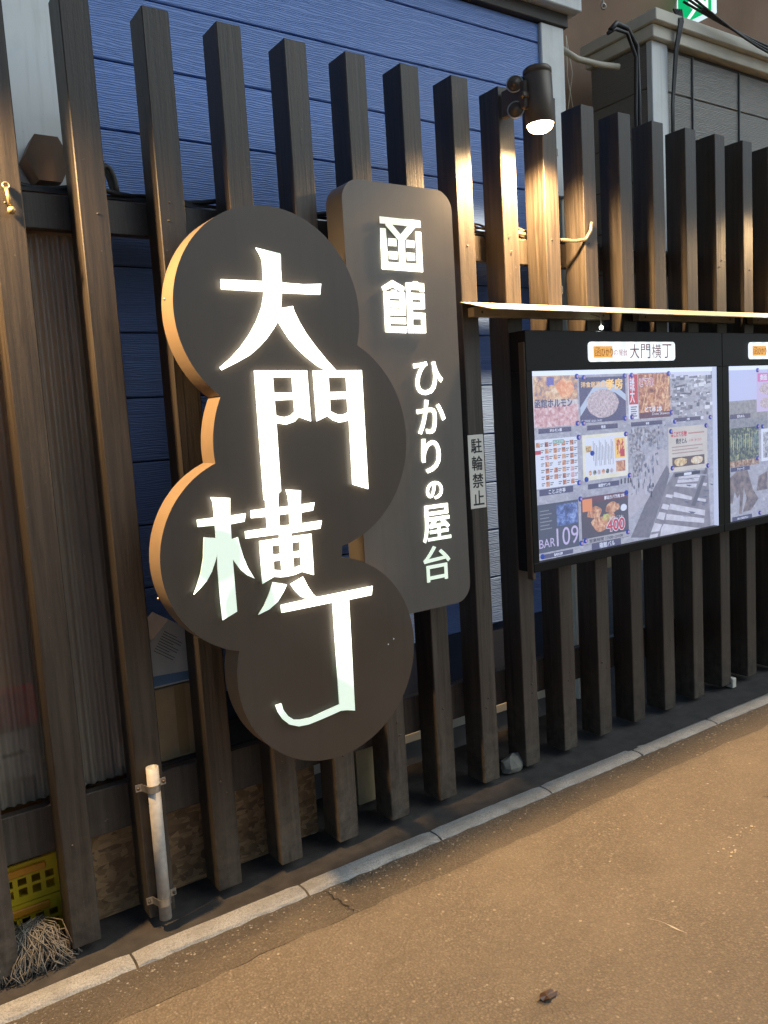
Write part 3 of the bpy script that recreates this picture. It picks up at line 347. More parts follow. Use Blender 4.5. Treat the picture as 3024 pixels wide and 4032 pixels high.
def outline(name, loops, yfront, thick, m, parent):
    """a flat shape with holes, cut from sheet: filled 2D curve, extruded"""
    c = bpy.data.curves.new('o', 'CURVE'); c.dimensions = '2D'; c.fill_mode = 'BOTH'; c.extrude = thick / 2
    for lp in loops:
        sp = c.splines.new('POLY'); sp.points.add(len(lp) - 1); sp.use_cyclic_u = True
        for p, (x, z) in zip(sp.points, lp): p.co = (x, z, 0, 1)
    o = bpy.data.objects.new('o', c); COL.objects.link(o); bpy.context.view_layer.update()
    me = bpy.data.meshes.new_from_object(o.evaluated_get(bpy.context.evaluated_depsgraph_get()))
    bpy.data.objects.remove(o); bpy.data.curves.remove(c); me.materials.clear()
    s = MB(); s.bm.from_mesh(me); bpy.data.meshes.remove(me)
    for v in s.bm.verts: v.co = Vector((v.co.x, yfront + thick / 2 - v.co.z, v.co.y))
    return s.build(name, m, parent)

# ================================================================ GROUND
KB = lambda x: -.115 - .0118 * (x - .14)          # back line of the kerb
AZ = -.031
road = MB(); nx = 260; x0, x1 = -3.0, 8.0
def crack_y(x): return -.395 + .008 * math.sin(x * 3.1) + .004 * math.sin(x * 13 + 1) + .003 * math.sin(x * 41) + .002 * math.sin(x * 97)
edge = [(x0 + (x1 - x0) * i / nx) for i in range(nx + 1)]
gapw = lambda x: .0006 + .0016 * max(0, math.sin(x * 2.3 + .4)) * abs(math.sin(x * 9.7))
for a, b in zip(edge[:-1], edge[1:]):
    road.poly([(a, crack_y(a) - gapw(a), AZ), (a, -1.2, AZ), (b, -1.2, AZ), (b, crack_y(b) - gapw(b), AZ)])
road.poly([(x0, -1.2, AZ), (x0, -40, AZ), (x1, -40, AZ), (x1, -1.2, AZ)])
road.poly([(x1, -.2, AZ), (x1, -40, AZ), (60, -40, AZ), (60, -.2, AZ)]); road.poly([(x0, -.2, AZ), (-60, -.2, AZ), (-60, -40, AZ), (x0, -40, AZ)])
bmesh.ops.remove_doubles(road.bm, verts=road.bm.verts, dist=1e-5)
road.build('road', ROADM, kind='structure')
strip = MB()
def kfront(x): return KB(x) - .092 + .004 * math.sin(x * 17) + .003 * math.sin(x * 47 + 2) + .002 * math.sin(x * 131)
for a, b in zip(edge[:-1], edge[1:]):
    strip.poly([(a, KB(a) - .05, AZ - .001), (a, crack_y(a) + gapw(a), AZ - .001), (b, crack_y(b) + gapw(b), AZ - .001), (b, KB(b) - .05, AZ - .001)])
bmesh.ops.remove_doubles(strip.bm, verts=strip.bm.verts, dist=1e-5)
strip.build('road_edge_strip', EDGEM, kind='structure')
sub = MB(); sub.poly([(-60, 3, -.06), (-60, -40, -.06), (60, -40, -.06), (60, 3, -.06)]); sub.build('road_base', GROUNDM, kind='structure')
gnd = MB(); gx = [-3 + i * .1 for i in range(111)]
def gz(x): return max(-.05, min(-.014, -.05 + .014 * (x - .4)))
for a, b in zip(gx[:-1], gx[1:]): gnd.poly([(a, KB(a) - .02, gz(a)), (b, KB(b) - .02, gz(b)), (b, 2.4, gz(b)), (a, 2.4, gz(a))])
bmesh.ops.remove_doubles(gnd.bm, verts=gnd.bm.verts, dist=1e-5)
gnd.build('ground', GROUNDM, kind='structure')
kb = empty('kerb', (0, -.16, -.1), kind='structure')
joints = [-1.67, -1.065, -.46, .1436, .749, 1.337, 1.939, 2.533, 3.112, 3.71, 4.31, 4.91, 5.51, 6.1]
for a, b in zip(joints[:-1], joints[1:]):
    m = MB(); n = 14; g = .004; rows = []
    for i in range(n + 1):
        x = a + g + (b - a - 2 * g) * i / n; yb = KB(x); end = .004 if i in (0, n) else 0
        j = lambda s: random.uniform(-s, s)
        prof = [(yb, -.12), (yb, -.024 - end), (yb - .006, -.0195 - end + j(.0008)), (yb - .04, -.018 - end + j(.0008)), (yb - .056 + j(.003), -.0195 - end + j(.001)), (yb - .072 + j(.005), -.024 - end + j(.0015)), (yb - .083 + j(.004), -.036), (yb - .085, -.12)]
        rows.append([m.bm.verts.new((x, y, z)) for y, z in prof])
    for r, q in zip(rows[:-1], rows[1:]):
        for k in range(7): m.bm.faces.new((r[k], r[k + 1], q[k + 1], q[k]))
    m.bm.faces.new(rows[0]); m.bm.faces.new(rows[-1])
    m.build('kerb_stone', KERB, kb)
# loose chips of aggregate lying on the asphalt
chips = MB(); rnd = random.Random(3)
for i in range(1900):
    if i < 900: x = rnd.uniform(-.6, 4.5); y = rnd.uniform(-2.2, -.42)
    else: x = rnd.uniform(-.4, 4.2); y = KB(x) - .088 - abs(rnd.gauss(0, .06))
    r = rnd.choice([.0015, .002, .002, .003, .0045]) * rnd.uniform(.7, 1.2); n = 5; a0 = rnd.uniform(0, 6)
    c = chips.bm.verts.new((x, y, AZ + r * .55)); ring = [chips.bm.verts.new((x + r * math.cos(a0 + k * 1.257) * rnd.uniform(.7, 1.3), y + r * math.sin(a0 + k * 1.257) * rnd.uniform(.7, 1.3), AZ - .0005)) for k in range(n)]
    for k in range(n): chips.bm.faces.new((c, ring[k], ring[(k + 1) % n]))
CHIPM = plain('pale_aggregate', (.27, .225, .165), .7, spread=.5, scale=60)
chips.build('loose_gravel', CHIPM, label='pale stone chips scattered over the asphalt', cat='gravel', kind='stuff')

# ================================================================ HOUSES BEHIND THE FENCE
YW = .45
h1 = empty('blue_house', (1.5, YW, 0), 'blue wood-grain sided house wall with white corner board and cornice', 'house')
zl = 3.198; zs = []
while zl - .2415 > .4: zl -= .2415
z = zl
while z < 3.56:
    top = min(z + .2415, 3.535)
    m = MB(); m.box(.395, YW, z + .003, 2.714, YW + .016, top - .003, .0035); m.build('siding_board', BLUE, h1); z += .2415
m = MB(); m.box(.36, YW + .012, -.05, 2.75, YW + .05, 3.6); m.build('wall_backing', plain('dark_blue_sheathing', (.02, .03, .06), .8), h1)
m = MB(); m.box(2.716, YW - .018, 2.70, 2.878, YW + .02, 3.535, .004); m.build('corner_board', WHITE, h1)
m = MB(); m.box(2.862, YW + .021, -.05, 2.878, YW + 1.5, 3.535); m.build('side_wall', CREAM, h1)
m = MB(); m.box(.2, YW - .03, 3.537, 2.90, YW + .04, 3.60, .003); m.build('frieze', DARKB, h1)  # dark brown stands in for the cornice's shadow on the frieze
m = MB(); m.box(.2, YW - .085, 3.601, 2.945, YW + .06, 3.70, .004); m.build('cornice', WHITE, h1)
m = MB(); m.box(.2, YW - .13, 3.702, 2.985, YW + .06, 3.80, .004); m.build('crown', CREAM, h1)
m = MB(); m.box(.2, YW - .16, 3.802, 3.01, YW + 1.2, 3.86, .004); m.build('roof_edge', CREAM, h1)
m = MB(); m.box(-1.6, YW - .01, 2.44, .39, YW + .03, 4.2, .003); m.build('white_panel', WHITE, h1)
m = MB(); m.box(.9, YW - .03, .085, 2.72, YW - .002, .128, .003); m.build('base_ledge', CREAM, h1)
m = MB(); m.box(.9, YW - .012, -.05, 2.72, YW - .001, .083); m.build('plinth', plain('grey_plinth', (.14, .13, .12), .8), h1)
m = MB(); m.box(-1.6, YW - .008, -.05, .39, YW + .03, 2.43); m.build('lower_wall', plain('brown_inner_wall', (.22, .15, .095), .8, spread=.4, scale=5), h1)

h2 = empty('grey_house', (4.6, YW, 0), 'grey sided house with white corner board, behind the right end of the fence', 'house')
z = 1.2
while z < 3.58:
    top = min(z + .2415, 3.60); m = MB(); m.box(3.726, YW, z + .003, 7.5, YW + .016, top - .003, .0035); m.build('siding_board', GREY, h2); z += .2415
m = MB(); m.box(3.60, YW + .012, -.05, 7.5, YW + .05, 3.62); m.build('wall_backing', DARKB, h2)
m = MB(); m.box(3.58, YW - .018, 1.2, 3.724, YW + .02, 3.62, .004); m.build('corner_board', WHITE, h2)
z = 1.2
while z < 3.6:
    top = min(z + .2415, 3.62); m = MB(); m.box(3.582, YW + .022, z + .003, 3.598, YW + .42, top - .003, .003); m.build('side_board', GREY, h2); z += .2415
m = MB(); m.box(3.555, YW - .05, 3.622, 7.5, YW + .44, 3.69, .004); m.build('cornice', CREAM, h2)
m = MB(); m.box(3.535, YW - .085, 3.692, 7.5, YW + .46, 3.755, .004); m.build('crown', CREAM, h2)
for px in (3.95, 4.42): m = MB(); m.tube([(px, YW - .006, 1.3), (px + .02, YW - .006, 3.6)], .006, 6); m.build('surface_cable', plain('grey_surface_cable', (.12, .115, .11), .6), h2)

tarp = MB(); tn = 24
for i in range(tn):
    for j in range(10):
        def P(i, j):
            x = 2.2 + 6.5 * i / tn; s = j / 10; return (x, 1.35 - 1.0 * s * s + .03 * math.sin(x * 5 + 4 * s), 1.6 + 4.0 * s + .03 * math.sin(x * 3))
        tarp.poly([P(i, j), P(i + 1, j), P(i + 1, j + 1), P(i, j + 1)])
bmesh.ops.remove_doubles(tarp.bm, verts=tarp.bm.verts, dist=1e-5)
for f in tarp.bm.faces: f.smooth = True
to = tarp.build('tarpaulin_awning', TARP, label='brown tarpaulin closing the gap between the blue and grey houses', cat='tarpaulin')
lr = MB(); lr.box(-1.6, .165, 2.392, 7.5, YW - .032, 2.404); lr.build('lean_to_roof', ROOFM, label='dark sheet roof over the gap behind the fence', cat='roof')

# ================================================================ FENCE
fence = empty('slatted_fence', (0, .06, 0), 'dark brown fence of tall square timber posts with gaps', 'fence')
pm = MB(); pm.box(-.0443, -.06, 0, .0443, .06, 2.961, .003, 1)
bmesh.ops.recalc_face_normals(pm.bm, faces=pm.bm.faces)
pme = bpy.data.meshes.new('post'); pm.bm.to_mesh(pme); pm.bm.free(); pme.materials.append(WOOD)
FX = lambda i: .25 * i
for i in range(-3, 20):
    if i == 10: pass
    o = bpy.data.objects.new('post', pme); link(o, fence)
    o.location = (FX(i) + .0443 + random.uniform(-.0015, .0015), random.uniform(-.0015, .0015), .002 * (i - 8) + random.uniform(-.003, .003)); o.rotation_euler = (random.uniform(-.001, .001), random.uniform(-.0008, .0008), random.uniform(-.012, .012))
nail = MB(); nail.lathe([(0, -.0022), (.003, -.0018), (.0042, 0)], (0, 0, 0), (0, 1, 0), 8); bmesh.ops.recalc_face_normals(nail.bm, faces=nail.bm.faces); nme = bpy.data.meshes.new('screw_head'); nail.bm.to_mesh(nme); nail.bm.free(); nme.materials.append(plain('painted_screw', (.06, .05, .04), .45, metal=.3))
rn = random.Random(9)
for i in range(-1, 17):                                              # screws that fix each post to the rails
    for zc in (2.30, 2.345, .33, .385):
        if rn.random() < .7: obj('screw_head', nme, None, fence, (FX(i) + .044 + rn.uniform(-.018, .018), -.0615, zc + rn.uniform(-.012, .012)))
for z0, z1 in ((2.268, 2.376), (.272, .43)):
    m = MB(); m.box(-1.6, .1225, z0, 5.4, .162, z1, .003); m.build('rail', WOOD, fence)

# ================================================================ ILLUMINATED SIGN
prep_texts(['ひ', 'か', 'り', 'の', '屋', '台', '駐', '輪', '禁', '止', 'ひかり', 'の屋台', '大', '門', '横', '丁', '函', '函館ホルモン', 'ホルモン屋', '孝房', '洋食居酒屋', '営業時間 18:00~24:00', 'どて串', 'どて串 2本', 'Dote Skewers', '串金', '大謀', 'ことぶき亭', '函館ザンキ', 'ザンキ', 'はこだて名物!', '焼きとん', '1本 ¥150', 'BAR', '109', 'BAR109', '400', '厚切りバラ肉 2本', '営業時間 17:00~24:00', '箱館バル', '花もめん', 'チェース', 'おいどのおでん!', 'あれも!これも!', 'ター', '串焼', 'おすすめ', '麺'])
sign = empty('illuminated_sign', (1.0, -.1, .45), 'large brown sign of four joined discs over a tall plate, with glowing white characters', 'sign')
m = MB(); m.prism(OUT, -.22, -.12)
bu = m.build('disc_panel', SIGNP, sign); bu.data.materials.append(SIGNS)
for p in bu.data.polygons:
    if abs(p.normal.y) < .5: p.material_index = 1
# rounded tall plate
X0, X1, Z0, Z1, RR = 1.125, 1.622, .862, 2.466, .075
rp = []
for cx, cz, a in ((X1 - RR, Z1 - RR, 0), (X0 + RR, Z1 - RR, 90), (X0 + RR, Z0 + RR, 180), (X1 - RR, Z0 + RR, 270)):
    for k in range(9): t = rad(a + k * 11.25); rp.append((cx + RR * math.cos(t), cz + RR * math.sin(t)))
m = MB(); m.prism(rp, -.116, -.006)
pl = m.build('name_panel', SIGNG, sign)
for key in ('dai', 'mon', 'yoko', 'cho'):
    yf = -.237 if key in ('dai', 'yoko') else -.236
    outline('lit_character', GL[key], yf, .005, LETTER, bu)
for key in ('hako', 'date'): outline('lit_character', GL[key], -.122, .0025, LETTER, pl)
for ch, xa, xb, za, zb in FB: text('lit_character', ch, (xa + .006, za + .006, xb - .006, zb - .006), -.1195, LETTER, pl, thick=.0025, bold=.002)
for (x, z) in ((1.135, .80), (1.16, .815)): m = MB(); m.disc((x, -.2212, z), .003, (0, -1, 0), 8); m.build('scratch', WHITE, bu)
for (x, z, a) in ((.437, 2.02, 0), (.53, 1.5, 0), (.33, 1.1, 0)): m = MB(); m.lathe([(.0, .004), (.004, .003), (.005, 0)], (x, -.15, z), (-1, 0, 0), 8); m.build('rivet', STEEL, bu)
for x, z in ((.62, 2.0), (.62, 1.2), (.9, .62), (.78, 1.6)): m = MB(); m.box(x - .02, -.119, z - .02, x + .02, -.001, z + .02); m.build('standoff', DMETAL, sign)

# ================================================================ POST LAMPS
def lamp(x, label):
    zb = 2.765; y = -.15; ax = Vector((.0, .035, 1)).normalized(); c = Vector((x, y, zb))
    L = empty('post_lamp', (x, y, zb), label, 'lamp', 'warm lamps along the fence')
    m = MB(); m.lathe([(.050, .03), (.054, .004), (.056, 0), (.058, .002), (.058, .190), (.0555, .192), (.0555, .197), (.0585, .199), (.0585, .215), (.053, .222), (.0, .224)], c, ax, 40); m.build('housing', DMETAL, L, recalc=True)
    m = MB(); m.lathe([(.0535, .006), (.0515, -.006), (.045, -.016), (.033, -.024), (.017, -.0285), (.0005, -.03)], c, ax, 32)
    e = NT('lamp_diffuser'); e.col((.8, .7, .5)).emit((1., .74, .40), 26.); m.build('diffuser', e.m, L)
    # bracket: clamp plates with wing bolts on the post to the left
    m = MB(); m.box(x - .09, -.15, zb + .10, x - .048, -.125, zb + .122, .004); m.box(x - .075, -.145, zb + .06, x - .05, -.003, zb + .17, .006); m.build('bracket', DMETAL, L)
    for dz in (.165, .065):
        m = MB(); m.lathe([(.0, .022), (.012, .021), (.014, .012), (.026, .010), (.030, .006), (.030, -.006), (.024, -.010), (0, -.010)], (x - .08, -.095, zb + dz), (-.75, -.62, .1), 24); k = m.build('wing_bolt', DMETAL, L)
        m = MB(); m.lathe([(.033, 0), (.036, .003), (.033, .006), (.030, .003)], (x - .082, -.097, zb + dz), (-.75, -.62, .1), 24, closed=True); m.build('washer', STEEL, L)
    pts = [(x - .07, -.10, zb + .17), (x - .06, -.11, zb + .19), (x - .05, -.125, zb + .18), (x - .045, -.14, zb + .16)]
    m = MB(); m.tube(pts, .006, 8); m.build('cable', CABLE, L)
    ld = bpy.data.lights.new('lamp_light', 'SPOT'); ld.energy = LAMP_W; ld.color = (1., .64, .30); ld.spot_size = rad(170); ld.spot_blend = .6; ld.shadow_soft_size = .055
    lo = bpy.data.objects.new('lamp_light', ld); link(lo, L); lo.location = -ax * .034; lo.rotation_euler = (-ax).to_track_quat('-Z', 'Y').to_euler()
    return L
lamp(2.085, 'round dark bronze lamp glowing warm, clamped to the post above the canopy')
lamp(-.415, 'round dark bronze lamp on the fence, just left of the sign')
lamp(4.585, 'round dark bronze lamp on the fence, above the second display case')

# ================================================================ CANOPY
can = empty('canopy', (3.4, -.09, 2.0), 'thin cream canopy board above the display cases', 'canopy')
m = MB(); a = [(0, 2.071), (-.19, 2.019)]
m.bm.faces.new
vs = [(1.739, 0, 2.071), (1.739, -.19, 2.019), (5.2, -.19, 2.019), (5.2, 0, 2.071)]
top = [m.bm.verts.new(v) for v in vs]; bot = [m.bm.verts.new((x, y, z - .004)) for x, y, z in vs]
m.bm.faces.new(top); m.bm.faces.new(list(reversed(bot)))
for i in range(4): m.bm.faces.new((top[i], bot[i], bot[(i + 1) % 4], top[(i + 1) % 4]))
m.build('board', CANM, can)
for xa, xb in ((1.775, 2.605), (2.815, 3.60), (3.77, 4.56)):
    m = MB(); m.box(xa, -.042, 2.008, xb, -.003, 2.046, .002); bt = m.build('batten', TIMBER, can)
    for xs in (xa + .045, xb - .045): m = MB(); m.disc((xs, -.0425, 2.026), .006, (0, -1, 0), 10); m.build('screw', DMETAL, bt)

# ================================================================ DISPLAY CASES
RED = (.55, .03, .03)
def case(x0, x1, label, sx0, sx1):
    D = empty('display_case', ((x0 + x1) / 2, -.05, .915), label, 'display case', 'poster cases on the fence')
    z0, z1, oz0, oz1 = .912, 1.948, .953, 1.777
    m = MB(); m.box(x0, -.1, oz1, x1, -.003, z1, .002); m.build('header', BLACK, D)
    m = MB(); m.box(x0, -.1, z0, x1, -.003, oz0, .002); m.build('sill', BLACK, D)
    m = MB(); m.box(x0, -.0995, oz0 + .0005, sx0, -.0035, oz1 - .0005); m.build('stile', BLACK, D)
    m = MB(); m.box(sx1, -.0995, oz0 + .0005, x1, -.0035, oz1 - .0005); m.build('stile', BLACK, D)
    return D
c1 = case(2.0, 3.391, 'black wall display case with lit posters, nearest the big sign', 2.033, 3.343)
c2 = case(3.394, 4.785, 'black wall display case cut by the right edge of the photo', 3.449, 4.74)
m = MB(); m.box(1.994, -.096, .88, 2.012, -.06, 1.9, .003); m.build('side_rail', DMETAL, c1)
PANEL = NT('backlit_street_photo'); p = PANEL.wpos((1, 1, 1.6)); n = PANEL.noise(p, 34, 6, .72, .6); n2 = PANEL.noise(p, 4.5, 4)
cc = PANEL.ramp(n, [(.30, (.16, .17, .23)), (.46, (.26, .27, .35)), (.58, (.36, .38, .47)), (.70, (.48, .50, .61))]); cc = PANEL.mix(PANEL.g(n2, .35, .7, 0, .5), cc, (.33, .335, .42))
PANEL.col((.02, .02, .02)).set(Roughness=.3).emit(PANEL.mix(.2, cc, (.5, .58, .85)), .95); PANEL.m.cycles.emission_sampling = 'NONE'  # pale blue case haze mixed into the street print
def panel(c, xa, xb):
    m = MB(); m.box(xa, -.0735, .9535, xb, -.06, 1.7765); return m.build('photo_panel', PANEL.m, c)
pa1 = panel(c1, 2.0335, 3.3425); pa2 = panel(c2, 3.4495, 4.7395)
def reveal(c, xa, xb):
    t = backlit('pale_case_lining', (.55, .62, .85), .85)  # lining glows by itself, standing in for case light falling on it
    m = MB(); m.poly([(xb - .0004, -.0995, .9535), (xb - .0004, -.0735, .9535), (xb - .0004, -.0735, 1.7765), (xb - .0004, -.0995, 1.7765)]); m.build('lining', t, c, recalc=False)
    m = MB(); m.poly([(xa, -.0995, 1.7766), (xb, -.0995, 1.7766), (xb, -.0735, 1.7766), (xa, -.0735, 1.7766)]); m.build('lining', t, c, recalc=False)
    m = MB(); m.box(xa, -.0745, 1.757, xb, -.0737, 1.7764); m.build('top_band', backlit('pale_top_band', (.62, .70, .95), 1.1), c)  # glowing pale band stands in for the lit top reveal, no lamp
reveal(c1, 2.0335, 3.3425); reveal(c2, 3.4495, 4.7395)
GL_ = NT('case_glass'); gt = GL_.new('ShaderNodeBsdfTransparent'); gg = GL_.new('ShaderNodeBsdfGlossy'); gg.inputs['Roughness'].default_value = .03; lw = GL_.new('ShaderNodeFresnel'); lw.inputs[0].default_value = 1.45; gm_ = GL_.new('ShaderNodeMixShader'); GL_.l(lw.outputs[0], gm_.inputs[0]); GL_.l(gt.outputs[0], gm_.inputs[1]); GL_.l(gg.outputs[0], gm_.inputs[2]); GL_.l(gm_.outputs[0], GL_.out.inputs[0])
for c_, xa_, xb_ in ((c1, 2.0335, 3.3425), (c2, 3.4495, 4.7395)):
    q = MB(); q.poly([(xa_, -.0955, .9535), (xb_, -.0955, .9535), (xb_, -.0955, 1.7765), (xa_, -.0955, 1.7765)]); q.build('glass_pane', GL_.m, c_, recalc=False)
# the enlarged street photograph: flat print, one patch each
def patch(name, pts, y, m, parent): q = MB(); q.poly([(x, y, z) for x, z in pts]); return q.build(name, m, parent, recalc=False)
PL = backlit('print_plaza', (.52, .52, .63), .8, 40, (.44, .43, .53)); RD = backlit('print_road', (.13, .13, .17), .8, 60, (.2, .19, .23)); ST = backlit('print_stripe', (.62, .64, .78), .9, 30, (.5, .5, .6)); BK = backlit('print_block', (.20, .23, .33), .8, 60, (.55, .58, .72)); SK = backlit('print_sky', (.58, .63, .86), .9)
patch('print_plaza', BGP['plaza'], -.0742, PL, pa1); patch('print_road', BGP['road'], -.0744, RD, pa1); patch('print_sky', BGP['sky'], -.0742, SK, pa1)
patch('print_crossing', BGP['crossing'], -.0743, backlit('print_crossing', (.20, .19, .24), .75, 25, (.30, .29, .35)), pa1); 
for s in BGP['stripes']: patch('print_stripe', s, -.0746, ST, pa1)
for s in BGP['blocks']: patch('print_building', s, -.0744, BK, pa1)
for s in BGP['roofs']: patch('print_roof', s, -.0746, backlit('print_roof', (.10, .11, .16), .75), pa1)
for s in BGP['people']: patch('print_person', s, -.0748, backlit('print_person', (.04, .04, .05), .7), pa1)
patch('print_lamp_pole', BGP['pole'], -.0749, backlit('print_pole', (.12, .12, .15), .75), pa1)
for s in BGP['trees']: patch('print_tree', s, -.0747, backlit('print_tree', (.10, .10, .12), .75, 70, (.58, .57, .66)), pa1)
TONES = [backlit('print_tone_%d' % k, c, .9) for k, c in enumerate(((.07, .08, .12), (.16, .17, .23), (.30, .32, .41), (.46, .49, .60), (.66, .70, .84)))]
rt = random.Random(21)
for k in range(120):                                                 # the small roofs and walls of the printed townscape
    zz = 1.735 - .225 * (k / 120.) + rt.uniform(-.008, .008); xx = rt.uniform(2.995, 3.315); w_ = rt.uniform(.012, .045); h_ = rt.uniform(.006, .022)
    patch('print_building', [(xx, zz), (min(3.34, xx + w_), zz + rt.uniform(-.002, .002)), (min(3.34, xx + w_), zz + h_), (xx, zz + h_ + rt.uniform(-.002, .002))], -.07465 - .000004 * k, rt.choice(TONES), pa1)
for k in range(110):                                                 # bare branches and shop fronts beside the printed street
    zz = rt.uniform(1.17, 1.50); xx = rt.uniform(2.675, 2.83 + (zz - 1.17) * .38); w_ = rt.uniform(.004, .014); h_ = rt.uniform(.012, .04)
    patch('print_branch', [(xx, zz), (xx + w_, zz + rt.uniform(0, .008)), (xx + w_ * rt.uniform(.2, 1.6), zz + h_), (xx - w_ * rt.uniform(0, .6), zz + h_ * .7)], -.0748 - .000004 * k, rt.choice(TONES[:4] + TONES[1:3]), pa1)
for k in range(26):
    zz = rt.uniform(1.0, 1.32); xx = 3.05 + rt.uniform(0, .26); patch('print_shadow', [(xx, zz), (xx + rt.uniform(.02, .06), zz - .006), (xx + rt.uniform(.02, .05), zz - .013), (xx + .004, zz - .007)], -.0753 - .000004 * k, TONES[rt.choice((0, 1, 2))], pa1)
patch('print_sky', BGP['sky2'], -.0742, backlit('print_sky_blue', (.50, .57, .92), .85), pa2); patch('print_hill', BGP['hill2'], -.0742, backlit('print_hill', (.40, .42, .48), .7, 60, (.25, .27, .32)), pa2)
for s in BGP['legs2']: patch('print_figure', s, -.0744, backlit('print_figure', (.09, .07, .08), .8, 30, (.3, .24, .22)), pa2)
# header plates
def header_plate(c, xa):
    xb = xa + .613; za, zb, r = 1.811, 1.900, .018; pts = []
    for cx, cz, a in ((xb - r, zb - r, 0), (xa + r, zb - r, 90), (xa + r, za + r, 180), (xb - r, za + r, 270)):
        for k in range(7): t = rad(a + k * 15); pts.append((cx + r * math.cos(t), cz + r * math.sin(t)))
    e = NT('header_acrylic'); v = e.new('ShaderNodeTexWave'); v.bands_direction = 'X'; v.inputs['Scale'].default_value = 3.6; e.l(e.wpos(), v.inputs['Vector']); e.col((.5, .5, .5)).set(Roughness=.25).emit((.86, .93, 1.), e.g(v.outputs['Fac'], 0, 1, .66, .95))
    m = MB(); m.prism(pts, -.108, -.1003); h = m.build('header_plate', e.m, c)
    w = xb - xa
    OR = backlit('print_orange', (.95, .45, .05), .8, pale=.05); RDK = backlit('print_dark_red', (.16, .02, .02), .6, pale=.03); RT = backlit('print_red_text', (.5, .06, .04), .6, pale=.05); ORD = backlit('print_ochre', (.42, .13, .01), .6, pale=0.)
    q = MB(); q.poly([(xa + .028, -.1085, za + .018), (xa + .155, -.1085, za + .018), (xa + .155, -.1085, zb - .020), (xa + .028, -.1085, zb - .020)]); q.build('logo_block', OR, h, recalc=False)
    text('lettering', '函', (xa + .036, za + .024, xa + .078, zb - .026), -.109, ORD, h); text('lettering', 'ひかり', (xa + .082, za + .026, xa + .158, zb - .03), -.109, ORD, h, bold=.0008)
    text('lettering', 'の屋台', (xa + .166, za + .026, xa + .258, zb - .034), -.1085, RT, h)
    for k, ch in enumerate('大門横丁'): text('lettering', ch, (xa + .276 + k * .080, za + .012, xa + .344 + k * .080, zb - .011), -.1085, RDK, h)
header_plate(c1, 2.381); header_plate(c2, 3.625)
# small LED on a rod above the header
m = empty('header_spotlight', (2.476, -.1, 1.95), 'tiny white LED bulb hanging from the canopy batten over the case header', 'lamp')
q = MB(); q.tube([(2.476, -.045, 2.03), (2.476, -.095, 2.01), (2.476, -.1, 1.972)], .003, 8); q.build('rod', STEEL, m)
q = MB(); bmesh.ops.create_icosphere(q.bm, subdivisions=2, radius=.009, matrix=Matrix.Translation((2.476, -.1, 1.963))); e = NT('led_bulb'); e.emit((.9, 1., .95), 14.); q.build('bulb', e.m, m)

# ---- posters, each a sheet held by magnets in a case
YP = -.0765
W_ = (.72, .79, .98)  # paper white tinted with the bluish haze
M_WHITE = backlit('paper_white', W_, .85); M_BLK = backlit('ink_black', (.012, .012, .016), .8); M_RED = backlit('ink_red', (.55, .03, .04), .8); M_YEL = backlit('ink_yellow', (.95, .62, .12), .85); M_NAVY = backlit('ink_navy', (.03, .03, .10), .9); M_GRY = backlit('ink_grey', (.16, .17, .2), .8); M_LIL = backlit('ink_lilac', (.55, .48, .80), .85)
def food(name, a, b, c, sc=45, st=.8):
    t = NT(name); p = t.wpos(); n = t.noise(p, sc, 5, .7, .6); t.col((.02, .02, .02)).set(Roughness=.35).emit(t.mix(.20, t.ramp(n, [(.32, a), (.5, b), (.66, c)]), (.42, .50, .80)), st); t.m.cycles.emission_sampling = 'NONE'; return t.m  # food prints carry the same bluish haze in their colour
FOOD1 = food('print_fried_food', (.16, .05, .02), (.62, .26, .10), (.92, .68, .45)); FOOD2 = food('print_skewers', (.10, .02, .01), (.48, .17, .07), (.90, .62, .40), 38); FOOD3 = food('print_raw_meat', (.35, .12, .18), (.70, .42, .45), (.85, .75, .85), 50); RICE = food('print_bowl', (.20, .17, .20), (.55, .47, .55), (.80, .72, .82), 90); BLUER = food('print_blue_room', (.01, .02, .08), (.06, .12, .40), (.35, .50, .95), 35); BOTT = food('print_bottles', (.01, .012, .01), (.05, .08, .06), (.45, .50, .25), 60)
def sheet(name, rect, m, label, y=YP):
    x0, z0, x1, z1 = rect; q = MB(); q.box(x0, y, z0, x1, y + .0016, z1); return q.build(name, m, None, label, 'poster', 'posters in the display cases')
def fl(par, name, rect, m, k=1):
    x0, z0, x1, z1 = rect; y = YP - .0004 * k; q = MB(); q.poly([(x0, y, z0), (x1, y, z0), (x1, y, z1), (x0, y, z1)]); return q.build(name, m, par, recalc=False)
def sub_(rect, a, b, c, d):
    x0, z0, x1, z1 = rect; w, h = x1 - x0, z1 - z0; return (x0 + a * w, z0 + b * h, x0 + c * w, z0 + d * h)
def blob(par, name, rect, m, k=1, n=18, seed=1, rough=.18):
    x0, z0, x1, z1 = rect; r = random.Random(seed); y = YP - .0004 * k; q = MB()
    q.poly([((x0 + x1) / 2 + (x1 - x0) / 2 * math.cos(t) * (1 - rough * r.random()), y, (z0 + z1) / 2 + (z1 - z0) / 2 * math.sin(t) * (1 - rough * r.random())) for t in [2 * math.pi * i / n for i in range(n)]]); return q.build(name, m, par, recalc=False)
T = lambda par, s, rect, m, k=2, bold=0., keep=False: text('lettering', s, rect, YP - .0004 * k, m, par, bold=bold, keep=keep)
a = sheet('poster', PO['A'], M_WHITE, 'square poster of fried food with dark title, top left in the case')
